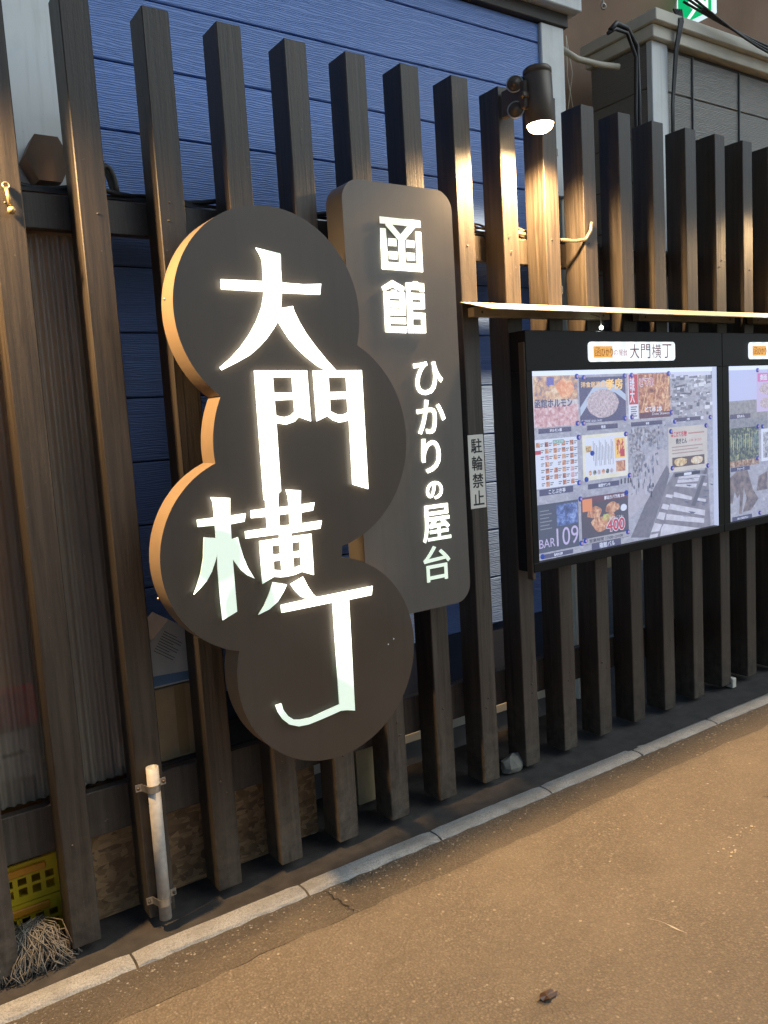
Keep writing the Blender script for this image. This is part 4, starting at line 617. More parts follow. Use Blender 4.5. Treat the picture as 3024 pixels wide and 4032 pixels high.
fl(a, 'print_photo', sub_(PO['A'], .0, .52, 1, 1), food('print_mixed_food', (.12, .12, .3), (.70, .42, .22), (.95, .82, .65), 30)); fl(a, 'print_photo', sub_(PO['A'], 0, 0, 1, .42), FOOD3); fl(a, 'print_band', sub_(PO['A'], 0, .42, 1, .52), food('print_pale_band', (.4, .4, .5), (.6, .58, .65), (.8, .8, .9), 40))
blob(a, 'print_prawn', sub_(PO['A'], .48, .5, .95, .98), food('print_prawn', (.7, .2, .08), (.92, .42, .2), (1., .75, .5), 40), 2, 14, 4, .4)
fl(a, 'print_tile', sub_(PO['A'], .30, .82, .46, .98), backlit('print_indigo', (.10, .10, .45), .9), 2)
T(a, '函館ホルモン', sub_(PO['A'], .02, .38, .86, .55), M_NAVY, 3, .0016)
b = sheet('poster', PO['B'], backlit('print_midnight', (.035, .035, .12), .9), 'dark blue poster with a heaped bowl, second in the top row')
q = MB(); x0, z0, x1, z1 = PO['B']; q.poly([(x0, YP - .0003, z0 + .07), (x0 + .09, YP - .0003, z0 + .16), (x0 + .16, YP - .0003, z0 + .19), (x1 - .08, YP - .0003, z0 + .17), (x1, YP - .0003, z0 + .12), (x1, YP - .0003, z0 + .09), (x1 - .07, YP - .0003, z0 + .13), (x0 + .15, YP - .0003, z0 + .15), (x0 + .06, YP - .0003, z0 + .09), (x0, YP - .0003, z0 + .03)]); q.build('print_plate_rim', backlit('print_rim', (.5, .62, .85), .8), b, recalc=False)
blob(b, 'print_bowl', sub_(PO['B'], .12, .08, .85, .74), RICE, 2, 26, 3, .08)
T(b, '洋食居酒屋', sub_(PO['B'], .03, .78, .54, .90), backlit('ink_gold', (.85, .55, .25), .9), 3, .001); T(b, '孝房', sub_(PO['B'], .56, .72, .93, .95), backlit('ink_gold2', (.95, .60, .15), .95), 3, .002); T(b, '営業時間 18:00~24:00', sub_(PO['B'], .02, .01, .45, .07), M_WHITE, 3)
c = sheet('poster', PO['C1'], M_WHITE, 'narrow red and white strip poster beside the skewers poster')
fl(c, 'print_red', sub_(PO['C1'], .04, .32, .98, .98), M_RED); 
for k, ch in enumerate(['串焼', '大']): T(c, ch, sub_(PO['C1'], .15, .62 - k * .26, .62, .92 - k * .26), M_WHITE, 2, .001)
for k in range(5): fl(c, 'print_line', sub_(PO['C1'], .2, .05 + k * .05, .85 - .1 * (k % 2), .075 + k * .05), M_GRY)
d = sheet('poster', PO['C2'], FOOD2, 'skewers poster with red title, third in the top row')
for k, (u0, u1) in enumerate(((.05, .35), (.62, .70), (.78, .98), (.45, .60), (.90, .93))):
    x0, z0, x1, z1 = PO['C2']; w = x1 - x0; h = z1 - z0; q = MB(); q.poly([(x0 + u0 * w, YP - .0004, z0 + .1 * h), (x0 + (u0 + .02) * w, YP - .0004, z0 + .1 * h), (x0 + (u1 + .02) * w, YP - .0004, z1 - .02 * h), (x0 + u1 * w, YP - .0004, z1 - .02 * h)]); q.build('print_stick', backlit('print_stick', (.85, .60, .32), .8), d, recalc=False)
for k, r in enumerate(((.25, .30, .48, .58), (.58, .28, .85, .62), (.52, .6, .75, .85), (.70, .6, .95, .8))): blob(d, 'print_meat', sub_(PO['C2'], *r), FOOD1, 2, 12, k, .35)
T(d, 'どて串', sub_(PO['C2'], .03, .72, .45, .90), M_WHITE, 3, .0035); T(d, 'どて串', sub_(PO['C2'], .03, .72, .45, .90), M_RED, 4, .0008); fl(d, 'print_shade', sub_(PO['C2'], 0, 0, 1, .13), backlit('print_maroon', (.10, .02, .04), .8), 2); T(d, 'どて串 2本', sub_(PO['C2'], .18, .14, .72, .26), M_WHITE, 3, .001); T(d, 'Dote Skewers', sub_(PO['C2'], .40, .06, .98, .12), M_WHITE, 3)
e_ = sheet('poster', PO['D'], M_WHITE, 'white menu sheet with a grid of small dishes, left of the second row')
rr = random.Random(5)
for i in range(5):
    for j in range(7):
        fx = .04 + i * .195; fz = .03 + j * .135
        if i in (1, 3, 4) or rr.random() < .3: fl(e_, 'print_dish', sub_(PO['D'], fx, fz, fx + .085, fz + .10), rr.choice([FOOD1, FOOD2, FOOD3, FOOD1]), 1)
        fl(e_, 'print_line', sub_(PO['D'], fx + .095, fz + .06, fx + .175, fz + .08), M_GRY, 1); fl(e_, 'print_line', sub_(PO['D'], fx + .095, fz + .02, fx + .15, fz + .04), M_GRY, 1)
fl(e_, 'print_band', sub_(PO['D'], .42, .89, .68, .97), backlit('print_green', (.25, .45, .40), .8), 2); fl(e_, 'print_band', sub_(PO['D'], 0, .70, .14, .78), M_RED, 2); T(e_, 'おすすめ', sub_(PO['D'], .44, .905, .66, .955), M_WHITE, 3)
f_ = sheet('poster', PO['E'], backlit('print_pale_yellow', (.72, .72, .50), .85, 12, (.85, .85, .80)), 'pale yellow fried chicken menu with columns of small writing')
fl(f_, 'print_paper', sub_(PO['E'], .05, .10, .95, .93), M_WHITE, 1); fl(f_, 'print_box', sub_(PO['E'], .70, .42, .93, .88), M_YEL, 2); T(f_, 'ザンキ', (sub_(PO['E'], .74, .62, .84, .66)[0], sub_(PO['E'], .7, .5, .9, .8)[1], sub_(PO['E'], .74, .6, .9, .7)[2], sub_(PO['E'], .7, .5, .9, .84)[3]), M_RED, 3, .002); fl(f_, 'print_seal', sub_(PO['E'], .82, .45, .92, .62), M_RED, 3)
fl(f_, 'print_chicken', sub_(PO['E'], .72, .12, .93, .36), FOOD1, 2)
for k in range(14): fl(f_, 'print_column', sub_(PO['E'], .22 + k * .033, .30 + .12 * (k % 3 == 0), .23 + k * .033, .86 - .05 * (k % 4)), M_GRY, 2)
for k in range(6): blob(f_, 'print_dish', sub_(PO['E'], .10 + k * .095, .10, .185 + k * .095, .22), (FOOD1, BOTT, RICE)[k % 3], 2, 10, k)
fl(f_, 'print_dish', sub_(PO['E'], .06, .62, .18, .76), food('print_egg', (.1, .05, .02), (.7, .45, .1), (.9, .8, .5), 70), 2)
g_ = sheet('poster', PO['F'], backlit('print_beige', (.56, .53, .50), .85, 8, (.64, .61, .58)), 'beige grilled pork notice with two small photos, over the street picture')
T(g_, 'はこだて名物!', sub_(PO['F'], .06, .78, .46, .90), M_RED, 2, .001); fl(g_, 'print_line', sub_(PO['F'], .50, .82, .92, .85), backlit('ink_rose', (.5, .25, .22), .8)); T(g_, '焼きとん', sub_(PO['F'], .18, .62, .46, .74), M_BLK, 2, .001); T(g_, '1本 ¥150', sub_(PO['F'], .52, .64, .84, .71), M_RED, 2)
for k in range(3): fl(g_, 'print_line', sub_(PO['F'], .08, .40 + k * .07, .88 - .12 * (k % 2), .425 + k * .07), backlit('ink_rose2', (.42, .30, .28), .8))
fl(g_, 'print_photo', sub_(PO['F'], .08, .10, .92, .32), backlit('ink_brown', (.10, .06, .04), .8), 1); blob(g_, 'print_dish', sub_(PO['F'], .10, .11, .48, .31), food('print_grilled', (.3, .15, .05), (.75, .55, .25), (.9, .85, .7), 60), 2, 14, 2); blob(g_, 'print_dish', sub_(PO['F'], .54, .11, .90, .31), food('print_grilled2', (.6, .3, .15), (.8, .7, .5), (.9, .9, .9), 60), 2, 14, 6)
h_ = sheet('poster', PO['G'], backlit('print_charcoal', (.022, .03, .042), .9), 'black bar poster with large white numerals, bottom left')
fl(h_, 'print_photo', sub_(PO['G'], .46, .50, .98, .95), BLUER, 1); T(h_, 'BAR', sub_(PO['G'], .02, .10, .40, .28), M_LIL, 2); T(h_, '109', sub_(PO['G'], .44, .08, .98, .46), M_LIL, 2)
for k in range(6): fl(h_, 'print_line', sub_(PO['G'], .06, .48 + k * .075, .34 - .06 * (k % 2), .50 + k * .075), backlit('ink_dim', (.25, .27, .33), .8), 1)
i_ = sheet('poster', PO['H'], backlit('print_dark_brown', (.035, .02, .02), .9), 'dark poster of thick pork skewers priced 400 in red')
fl(i_, 'print_band', sub_(PO['H'], 0, .86, 1, 1), backlit('print_wine', (.10, .012, .012), .9), 1); T(i_, '厚切りバラ肉 2本', sub_(PO['H'], .48, .89, .92, .97), M_WHITE, 2, .0008)
for k, r in enumerate(((.08, .50, .44, .80), (.46, .56, .84, .84), (.16, .22, .60, .58), (.5, .40, .72, .62))): blob(i_, 'print_meat', sub_(PO['H'], *r), FOOD1, 2, 14, k + 9, .3)
blob(i_, 'print_lettuce', sub_(PO['H'], .40, .42, .62, .60), food('print_lettuce', (.2, .35, .05), (.5, .6, .15), (.8, .8, .3), 60), 2, 12, 3, .3); fl(i_, 'print_badge', sub_(PO['H'], .02, .70, .22, .96), backlit('print_orange_badge', (.75, .25, .05), .9), 3)
blob(i_, 'print_bubble', sub_(PO['H'], .82, .58, .97, .74), M_WHITE, 3, 16, 2, .1); T(i_, '400', sub_(PO['H'], .52, .20, .90, .44), M_WHITE, 3, .006); T(i_, '400', sub_(PO['H'], .52, .20, .90, .44), M_RED, 4, .0025); T(i_, 'あれも!これも!', sub_(PO['H'], .58, .45, .88, .51), M_WHITE, 3); fl(i_, 'print_band', sub_(PO['H'], .0, .01, 1, .13), backlit('print_grey_band', (.40, .40, .46), .8), 3); T(i_, '営業時間 17:00~24:00', sub_(PO['H'], .14, .03, .86, .105), M_BLK, 4, .0006)
j_ = sheet('poster', PO['I'], M_LIL, 'lilac noodle poster in the right-hand case'); fl(j_, 'print_box', sub_(PO['I'], .02, .76, .35, .97), backlit('print_magenta', (.55, .12, .45), .9), 1); T(j_, '麺', sub_(PO['I'], .08, .79, .28, .94), M_WHITE, 2, .001)
for k in range(4): blob(j_, 'print_bowl', sub_(PO['I'], .05 + .5 * (k % 2), .05 + .36 * (k // 2), .48 + .5 * (k % 2), .38 + .36 * (k // 2)), RICE, 2, 18, k)
k_ = sheet('poster', PO['J'], BOTT, 'dark photo poster of rows of bottles in the right-hand case')
rr = random.Random(2)
for k in range(14): fl(k_, 'print_bottle', sub_(PO['J'], .04 + k * .068, .42 + rr.uniform(0, .1), .065 + k * .068, .70 + rr.uniform(0, .14)), rr.choice([backlit('print_glass_a', (.55, .55, .22), .8), backlit('print_glass_b', (.12, .30, .25), .8), backlit('print_glass_c', (.30, .40, .45), .8)]), 1)
fl(k_, 'print_counter', sub_(PO['J'], .0, .0, 1, .16), food('print_counter', (.05, .03, .02), (.35, .2, .1), (.7, .6, .5), 40), 2)
l_ = sheet('poster', PO['K'], M_WHITE, 'white photo sheet at the right edge of the photo'); fl(l_, 'print_photo', sub_(PO['K'], .05, .1, .95, .9), food('print_mono', (.08, .09, .12), (.4, .42, .5), (.8, .85, .95), 50), 1)
tags = {'A': 'ホルモン屋', 'B': '孝房', 'C': '串金', 'L': '大謀', 'D': 'ことぶき亭', 'E': '函館ザンキ', 'F': None, 'G': 'BAR109', 'H': '箱館バル', 'M': '花もめん', 'N': 'チェース', 'O': 'おいどのおでん!'}
tagwhere = {'A': 'under the fried food poster', 'B': 'under the bowl poster', 'C': 'under the skewers poster', 'L': 'alone at the right of the top row', 'D': 'under the menu grid sheet', 'E': 'under the pale yellow chicken menu', 'F': 'under the beige pork notice', 'G': 'under the black bar poster', 'H': 'under the 400 pork poster', 'M': 'on the sky of the right-hand case', 'N': 'under the bottles poster', 'O': 'at the bottom of the right-hand case'}
for k, s in tags.items():
    x0, z0, x1, z1 = TG[k]; dark = k in 'GL'
    q = MB(); q.box(x0, YP, z0, x1, YP + .0016, z1); o = q.build('name_strip', backlit('strip_navy', (.035, .03, .085), .9) if k != 'F' else M_BLK, None, 'dark name strip with white shop name ' + tagwhere[k], 'name strip', 'name strips in the display cases')
    if s: text('lettering', s, (x0 + (x1 - x0) * .25, z0 + .004, x0 + (x1 - x0) * .78, z1 - .004), YP - .0006, M_WHITE, o, keep=True, bold=.0006)
    else: fl(o, 'print_box', (x0 + (x1 - x0) * .35, z0 + .002, x0 + (x1 - x0) * .65, z1 - .002), M_WHITE)
mgm = NT('blue_magnet'); mgm.col((.03, .06, .35)).set(Roughness=.3).emit((.05, .09, .40), .7)  # magnets are no lamps; their own glow makes them look lit
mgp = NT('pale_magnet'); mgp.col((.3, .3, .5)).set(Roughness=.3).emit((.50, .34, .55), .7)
q = MB(); q.lathe([(0, -.006), (.008, -.006), (.0115, -.004), (.0122, 0), (.0122, .0005), (0, .0005)], (0, 0, 0), (0, 1, 0), 14); bmesh.ops.recalc_face_normals(q.bm, faces=q.bm.faces); mme = bpy.data.meshes.new('magnet'); q.bm.to_mesh(mme); q.bm.free()
mme.materials.append(mgm.m); 
q = MB(); q.disc((0, -.0065, 0), .0065, (0, -1, 0), 12); mme2 = bpy.data.meshes.new('magnet_face'); q.bm.to_mesh(mme2); q.bm.free(); mme2.materials.append(mgp.m)
solid = {14, 20, 22, 27}
names = {'A': 'fried food poster', 'B': 'bowl poster', 'C1': 'red strip poster', 'C2': 'skewers poster', 'D': 'menu grid sheet', 'E': 'pale yellow chicken menu', 'F': 'beige pork notice', 'G': 'black bar poster', 'H': '400 pork poster', 'I': 'lilac noodle poster', 'J': 'bottles poster', 'K': 'white photo sheet'}
for i, (x, z) in enumerate(MG):
    best = min(((min(abs(x - PO[k][0]), abs(x - PO[k][2])) + min(abs(z - PO[k][1]), abs(z - PO[k][3])), k) for k in PO))[1]; r = PO[best]
    cx = 'left' if abs(x - r[0]) < abs(x - r[2]) else 'right'; cz = 'bottom' if abs(z - r[1]) < abs(z - r[3]) else 'top'
    lab = 'round blue magnet at the %s %s corner of the %s' % (cz, cx, names[best])
    if i == 14: lab = 'solid blue magnet in the middle of the pale yellow chicken menu'
    if i == 6: lab = 'round blue magnet left of the lone name strip in the top row'
    if i == 7: lab = 'round blue magnet right of the lone name strip in the top row'
    if i == 32: lab = 'round blue magnet at the bottom of the right-hand case'
    mgm.m.cycles.emission_sampling = 'NONE'; mgp.m.cycles.emission_sampling = 'NONE'
    o = obj('magnet', mme, None, None, (x, YP - .003, z)); tag(o, lab, 'magnet', 'magnets in the display cases')
    if i not in solid: obj('magnet_face', mme2, None, o)

# ================================================================ NOTICE PLATE
npl = empty('notice_plate', (1.784, -.004, 1.21), 'narrow white no bicycle parking plate with four black characters on a post', 'sign')
m = MB(); m.box(1.741, -.0045, 1.214, 1.827, -.0015, 1.525, .001); pp = m.build('plate', plain('white_plate', (.74, .72, .65), .5, spread=.06), npl)
INK = plain('black_print', (.02, .02, .02), .6)
for k, ch in enumerate('駐輪禁止'): text('character', ch, (1.757, 1.449 - k * .0735, 1.815, 1.509 - k * .0735), -.0052, INK, pp, bold=.0012)

# ================================================================ PIPE ON THE FENCE
pi = empty('short_pipe', (.295, -.035, 0), 'short open grey-white pipe clamped upright to a fence post', 'pipe')
m = MB(); m.lathe([(.0165, 0), (.0205, 0), (.0205, .53), (.0165, .53)], (.293, -.032, -.008), (.005, 0, 1), 28, closed=True); m.build('tube', PVC, pi)
for zc in (.452, .055):
    m = MB(); pts = [(.243, -.005, zc), (.262, -.007, zc)] + [(.293 + .0235 * math.cos(t), -.032 + .0235 * math.sin(t) if math.sin(t) < .2 else -.012, zc) for t in [rad(180 + 15 * k) for k in range(13)]] + [(.324, -.007, zc), (.345, -.005, zc)]
    for (a, b) in zip(pts[:-1], pts[1:]):
        m.poly([(a[0], a[1], zc - .012), (b[0], b[1], zc - .012), (b[0], b[1], zc + .012), (a[0], a[1], zc + .012)])
    bmesh.ops.remove_doubles(m.bm, verts=m.bm.verts, dist=1e-5); bmesh.ops.solidify(m.bm, geom=list(m.bm.faces), thickness=.003)
    cl = m.build('clamp', STEEL, pi)
    for xs in (.251, .337): q = MB(); q.lathe([(0, .005), (.004, .004), (.006, 0)], (xs, -.010, zc), (0, -1, 0), 10); q.build('screw', DMETAL, cl)

# ================================================================ SMALL FITTINGS
hs = empty('door_hasp', (.048, -.01, 2.27), 'small brass hasp screwed to the leftmost post', 'hasp')
BR = plain('tarnished_brass', (.42, .33, .18), .4, metal=.6, spread=.2)
m = MB(); m.lathe([(.009, -.004), (.012, 0), (.009, .004), (.006, 0)], (.045, -.008, 2.352), (0, -1, .2), 14, closed=True); m.build('ring', BR, hs)
m = MB(); m.tube([(.045, -.008, 2.345), (.047, -.014, 2.32), (.050, -.012, 2.295)], .006, 8); m.build('arm', BR, hs)
m = MB(); m.lathe([(0, .014), (.009, .012), (.012, 0), (.006, -.008), (0, -.008)], (.052, -.012, 2.282), (0, -1, 0), 12); m.build('knob', BR, hs)
def hook(x, y, z, label):
    m = MB(); w, h, d = .014, .03, .028
    m.tube([(x, y, z + h / 2), (x + d, y - .004, z + h / 2), (x + d, y - .004, z - h / 2), (x, y, z - h / 2)], .0028, 8); m.build('hook', STEEL, None, label, 'hook', 'square hooks on the lamp post')
hook(2.34, .03, 2.745, 'square metal hook on a post right of the lit lamp'); hook(2.34, .03, 2.145, 'square metal hook on a post just above the canopy')
m = MB(); pts = [(2.345, .11, 2.385), (2.40, .04, 2.372), (2.45, .02, 2.366), (2.50, -.005, 2.372), (2.53, -.008, 2.41), (2.545, -.004, 2.455)]
fine = []
for a, b in zip(pts[:-1], pts[1:]):
    for k in range(8): fine.append(Vector(a).lerp(Vector(b), k / 8))
m.tube(fine, .0075, 10, taper=[1 + .18 * (i % 2) for i in range(len(fine))]); m.build('flexible_conduit', plain('dull_conduit', (.20, .18, .15), .45, metal=.6, spread=.3, scale=80), None, 'silver flexible conduit curling round a post above the first case', 'conduit')
m = MB()
for k in range(7):
    r = random.Random(k); y = .15 + r.uniform(-.01, .03); z0 = 2.385 + k * .008
    m.tube([(1.75 + .5 * i / 10 + .2 * 0, y + .008 * math.sin(i * 1.3 + k), z0 + .010 * math.sin(i * .9 + k * 2)) for i in range(14)], .0045, 6)
m.build('cable_bundle', plain('tan_cables', (.16, .13, .09), .5, spread=.5, scale=60), None, 'bundle of pale cables lying on the upper rail beside the lamp', 'cable')
m = MB(); m.tube([(.02 + .05 * i, .17 + .02 * math.sin(i * .7), 2.412 + .006 * math.sin(i * 1.3)) for i in range(36)], .009, 8); m.build('rail_cable', CABLE, None, 'black cable running along the upper rail behind the sign', 'cable')
m = MB(); m.tube([(.346 + .003 * math.sin(k * .8), .128, 3.3 - k * .03) for k in range(31)], .006, 8); m.build('hanging_cord', CABLE, None, 'dark cord hanging beside the second post from the left', 'cord')
m = MB(); m.tube([(.40 + .055 * math.cos(t), .30 + .01 * t, 2.44 + .12 * math.sin(t)) for t in [rad(a) for a in range(180, -30, -12)]], .013, 10); m.tube([(.43 + .03 * math.cos(t), .28, 2.44 + .09 * math.sin(t)) for t in [rad(a) for a in range(200, 0, -14)]], .009, 8); m.build('hose_coil', plain('grey_hose', (.17, .15, .12), .6), None, 'grey hose loop on the ledge behind the left posts', 'hose')
hx = [(.255 + .075 * math.cos(rad(60 * k)), 2.55 + .085 * math.sin(rad(60 * k))) for k in range(6)]
m = MB(); m.prism(hx, .33, .43); m.build('hexagonal_lantern', plain('brown_lantern_wood', (.15, .085, .045), .6), None, 'brown hexagonal lantern against the white panel, between the leftmost posts', 'lantern')
# conduit and cables between the houses
m = MB(); m.tube([(2.88, .47, 3.46), (3.05, .50, 3.445), (3.25, .52, 3.46), (3.38, .5, 3.465)], .016, 10); m.build('beige_conduit', CABLEW, None, 'beige conduit bridging the gap between the two houses', 'conduit')
m = MB(); m.tube([(3.20, .40, 3.58), (3.26, .41, 3.63), (3.36, .42, 3.63), (3.45, .43, 3.56), (3.47, .44, 3.3), (3.46, .44, 2.9)], .014, 8); m.tube([(3.18, .40, 3.56), (3.25, .41, 3.60), (3.36, .42, 3.605), (3.44, .43, 3.5), (3.44, .44, 3.2), (3.45, .44, 2.9)], .010, 8); m.build('black_cable_loop', CABLE, None, 'black cables looping down the left side of the grey house', 'cable')
m = MB()
for k in range(5): m.tube([(3.74 + .012 * k - .05 * 0, .40 - .004 * k, 3.80), (3.735 + .008 * k, .36, 3.72), (3.73 + .006 * k, .39, 3.58), (3.735 + .004 * k, .42, 3.3), (3.735 + .003 * k, .425, 2.9)], .006, 6)
m.build('cable_drop', CABLE, None, 'black cable drop down the corner board of the grey house', 'cable')
m = MB()
for k in range(3): m.tube([(3.72 + 2.2 * i / 16, .32 - .01 * k, 3.80 + .02 * k - .10 * math.sin(math.pi * i / 16) * (1 + .5 * k) + .05 * i / 16) for i in range(17)], .0075, 6)
m.build('sagging_cables', CABLE, None, 'black cables sagging above the grey house cornice', 'cable')
for k, (x, z) in enumerate(((2.98, 3.60), (3.10, 3.62))):
    m = MB(); m.tube([(x, .62, z), (x + .02, .60, z - .2), (x - .03, .60, z - .42)], .003, 6); m.tube([(x, .62, z), (x - .02, .60, z - .22), (x + .02, .6, z - .40)], .003, 6); m.build('white_string', CABLEW, None, ('left' if k == 0 else 'right') + ' pair of white strings hanging in front of the tarpaulin', 'string')
for k, (x, z) in enumerate(((3.22, 3.83), (3.33, 3.79))):
    m = MB(); m.lathe([(.012, -.004), (.018, 0), (.012, .004), (.008, 0)], (x, .55, z), (-.4, -1, -.2), 14, closed=True); m.tube([(x, .55, z), (x + .05, .6, z + .16)], .005, 6); m.build('eyelet_hook', STEEL, None, ('left' if k == 0 else 'right') + ' steel eyelet hook at the top of the tarpaulin', 'hook')
# emergency exit sign, hung square to the fence
ex = empty('exit_sign', (4.5, .79, 4.06), 'green and white lit emergency exit sign hanging at the top of the picture', 'sign')
m = MB(); m.box(4.502, .655, 4.055, 4.54, .925, 4.32, .003); m.build('box', backlit('exit_box_white', (.75, .95, .95), .9), ex)
q = MB(); q.poly([(4.5, .912, 4.07), (4.5, .668, 4.07), (4.5, .668, 4.31), (4.5, .912, 4.31)]); gf = q.build('green_face', backlit('exit_green', (.0, .42, .14), 1.0, pale=0.), ex, recalc=False)
EW = backlit('exit_white', (.85, 1., .95), 1.1, pale=0.)
for pts in ([(.76, 4.20), (.82, 4.22), (.84, 4.17), (.80, 4.13), (.85, 4.09), (.83, 4.075), (.77, 4.12), (.76, 4.15), (.72, 4.11), (.72, 4.08), (.70, 4.085), (.70, 4.13), (.74, 4.17)], [(.72, 4.30), (.69, 4.28), (.69, 4.09), (.705, 4.09), (.71, 4.27)], [(.79, 4.29), (.815, 4.28), (.815, 4.25), (.79, 4.245), (.77, 4.265)]):
    q = MB(); q.poly([(4.4985, y, z) for y, z in pts]); q.build('pictogram', EW, gf, recalc=False)
m = MB(); m.tube([(4.52, .79, 4.32), (4.52, .79, 5.0)], .008, 8); m.build('hanger', STEEL, ex)

# ================================================================ THINGS BEHIND THE FENCE
PC = NT('clear_corrugated_polycarbonate'); tr = PC.new('ShaderNodeBsdfTransparent'); tr.inputs[0].default_value = (.74, .70, .64, 1); mx = PC.new('ShaderNodeMixShader'); mx.inputs[0].default_value = .46
PC.col((.50, .42, .33)).set(Roughness=.12); PC.b.inputs['Specular IOR Level'].default_value = .8; PC.l(tr.outputs[0], mx.inputs[1]); PC.l(PC.b.outputs[0], mx.inputs[2]); PC.l(mx.outputs[0], PC.out.inputs[0])
m = MB(); n = 220; xa, xb = -1.3, .285; prev = None
for i in range(n + 1):
    x = xa + (xb - xa) * i / n; y = .185 + .009 * math.cos(2 * math.pi * (x - xa) / .032); cur = (m.bm.verts.new((x, y, .435)), m.bm.verts.new((x, y, 2.265)))
    if prev: f = m.bm.faces.new((prev[0], cur[0], cur[1], prev[1])); f.smooth = True
    prev = cur
m.build('corrugated_sheet', PC.m, None, 'clear corrugated plastic sheet behind the leftmost posts', 'plastic sheet', recalc=False)
def osbb(x0, x1, z0, z1, y, lab): m = MB(); m.box(x0, y, z0, x1, y + .012, z1); m.build('strand_board', OSB, None, lab, 'board', 'strand boards behind the fence')
osbb(.02, .36, -.045, .268, .166, 'strand board behind the pipe, low between the left posts'); osbb(.364, .79, -.04, .262, .168, 'strand board low between the posts left of the round sign bottom'); osbb(.83, 1.0, -.03, .30, .10 + .07, 'narrow strand board under the lowest disc of the sign')
m = MB(); m.box(1.215, .195, .0, 1.34, .215, .262, .002); m.build('plywood_offcut', plain('tan_plywood', (.40, .32, .18), .75), None, 'tan plywood offcut standing right of the lowest disc of the sign', 'board')
m = MB(); m.box(.975, .185, -.04, .998, .198, .0); m.build('white_tag', WHITE, None, 'small white tag near the ground below the sign', 'tag')
sh = MB(); sh.box(.30, .18, .405, 1.15, .43, .428, .002); sh.build('shelf', DARKB, None, 'dark shelf behind the posts left of the sign', 'shelf')
bx = empty('cardboard_box', (.5, .3, .43), 'plain cardboard box on the shelf between the posts', 'box')
m = MB(); m.box(.36, .20, .43, .62, .41, .70, .004); m.build('carton', CARD, bx); m = MB(); m.box(.47, .1985, .44, .51, .1995, .702); m.build('tape', plain('brown_tape', (.30, .20, .09), .35), bx)
bg = empty('paper_sack', (.5, .3, .705), 'printed white paper sack lying on the cardboard box', 'bag')
m = MB(); m.prism([(.37, .705), (.62, .705), (.64, .80), (.60, .86), (.475, .945), (.385, .86), (.36, .78)], .205, .38); m.build('sack', plain('white_sack_paper', (.50, .50, .47), .7, spread=.15), bg)
q = MB(); q.poly([(.365, .2035, .712), (.615, .2035, .712), (.60, .2035, .74), (.37, .2035, .752)]); q.build('blue_print', plain('blue_sack_print', (.12, .22, .36), .7), bg, recalc=False)
for k in range(9): q = MB(); a = Vector((.455 - .0055 * k, .2035, .905 - .0078 * k)); L_ = .9 if k % 3 else .6; q.poly([a, a + Vector((.075, 0, -.055)) * L_, a + Vector((.075, 0, -.055)) * L_ + Vector((.0013, 0, .0018)), a + Vector((.0013, 0, .0018))]); q.build('print_line', INK, bg, recalc=False)
def crate(z0, lab):
    c = empty('yellow_crate', (-.14, .33, z0), lab, 'crate', 'yellow crates stacked behind the fence'); x0, x1, y0, y1, h = -.30, .018, .205, .46, .135
    m = MB(); zb = z0
    for xx in (x0, x1 - .012): m.box(xx, y0 + .012, zb + .0, xx + .012, y1, zb + h)
    m.box(x0, y1, zb, x1, y1 + .012, zb + h); m.box(x0 + .012, y0 + .012, zb, x1 - .012, y1, zb + .012); m.build('shell', YEL, c)
    m = MB(); m.box(x0, y0, zb, x1, y0 + .01, zb + .022); m.box(x0, y0, zb + h - .05, x1, y0 + .01, zb + h)
    for k in range(8): xx = x0 + k * (x1 - x0 - .016) / 7; m.box(xx, y0 + .0005, zb + .022, xx + .016, y0 + .0095, zb + h - .05)
    m.box(x0, y0 + .0007, zb + .05, x1, y0 + .0093, zb + .060); m.build('front_grille', YEL, c)
    m = MB(); m.box(x0 + .15, y0 - .014, zb + h - .036, x1 - .04, y0 - .001, zb + h - .012, .003); m.build('handle', plain('orange_crate_grip', (.75, .30, .02), .4), c)
crate(-.048, 'lower yellow plastic crate behind the leftmost posts'); crate(.090, 'upper yellow plastic crate behind the leftmost posts, under the low rail')
mp = empty('mop_head', (-.1, .0, -.045), 'grey string mop head slumped on the ground by the kerb', 'mop')
m = MB(); r = random.Random(11)
for k in range(330):
    a = r.uniform(0, 6.28); rr_ = r.uniform(.01, .10); bx_, by_ = -.11 + r.uniform(-.05, .05), .085 + r.uniform(-.02, .02); px, py = -.11 + 1.15 * rr_ * math.cos(a), .030 + .5 * rr_ * math.sin(a)
    z1_ = .055 + r.uniform(-.02, .035)
    pts = [(bx_, by_, z1_), ((bx_ + px) / 2 + r.uniform(-.03, .03), (by_ + py) / 2 - .012, z1_ * .8 + .01), (px + r.uniform(-.03, .03), py + r.uniform(-.01, .01), .0 + r.uniform(-.02, .02)), (px + .02 * math.cos(a) + r.uniform(-.015, .015), py - .01, -.042 + r.uniform(0, .008))]
    fine = []
    for i in range(3):
        for t in (0, .5): fine.append(Vector(pts[i]).lerp(Vector(pts[i + 1]), t))
    fine.append(Vector(pts[3])); m.tube(fine, .0017, 4)
m.build('yarn', MOPM, mp); 
m = MB(); rs = random.Random(4); pts = []
bmesh.ops.create_icosphere(m.bm, subdivisions=2, radius=1)
for v in m.bm.verts: v.co = Vector((1.965 + v.co.x * .062 * (1 + rs.uniform(-.25, .2)), .055 + v.co.y * .045, .005 + v.co.z * .048 * (1 + rs.uniform(-.3, .2))))
m.build('concrete_lump', plain('pale_concrete', (.20, .19, .155), .85, spread=.2, scale=20, bump=.002), None, 'pale lump of concrete on the ground between two posts under the notice plate', 'stone')
m = MB(); m.box(3.585, -.012, -.01, 3.62, .03, .045, .003); m.build('post_shoe', CREAM, None, 'cream metal post shoe at the foot of a post near the right edge', 'bracket')
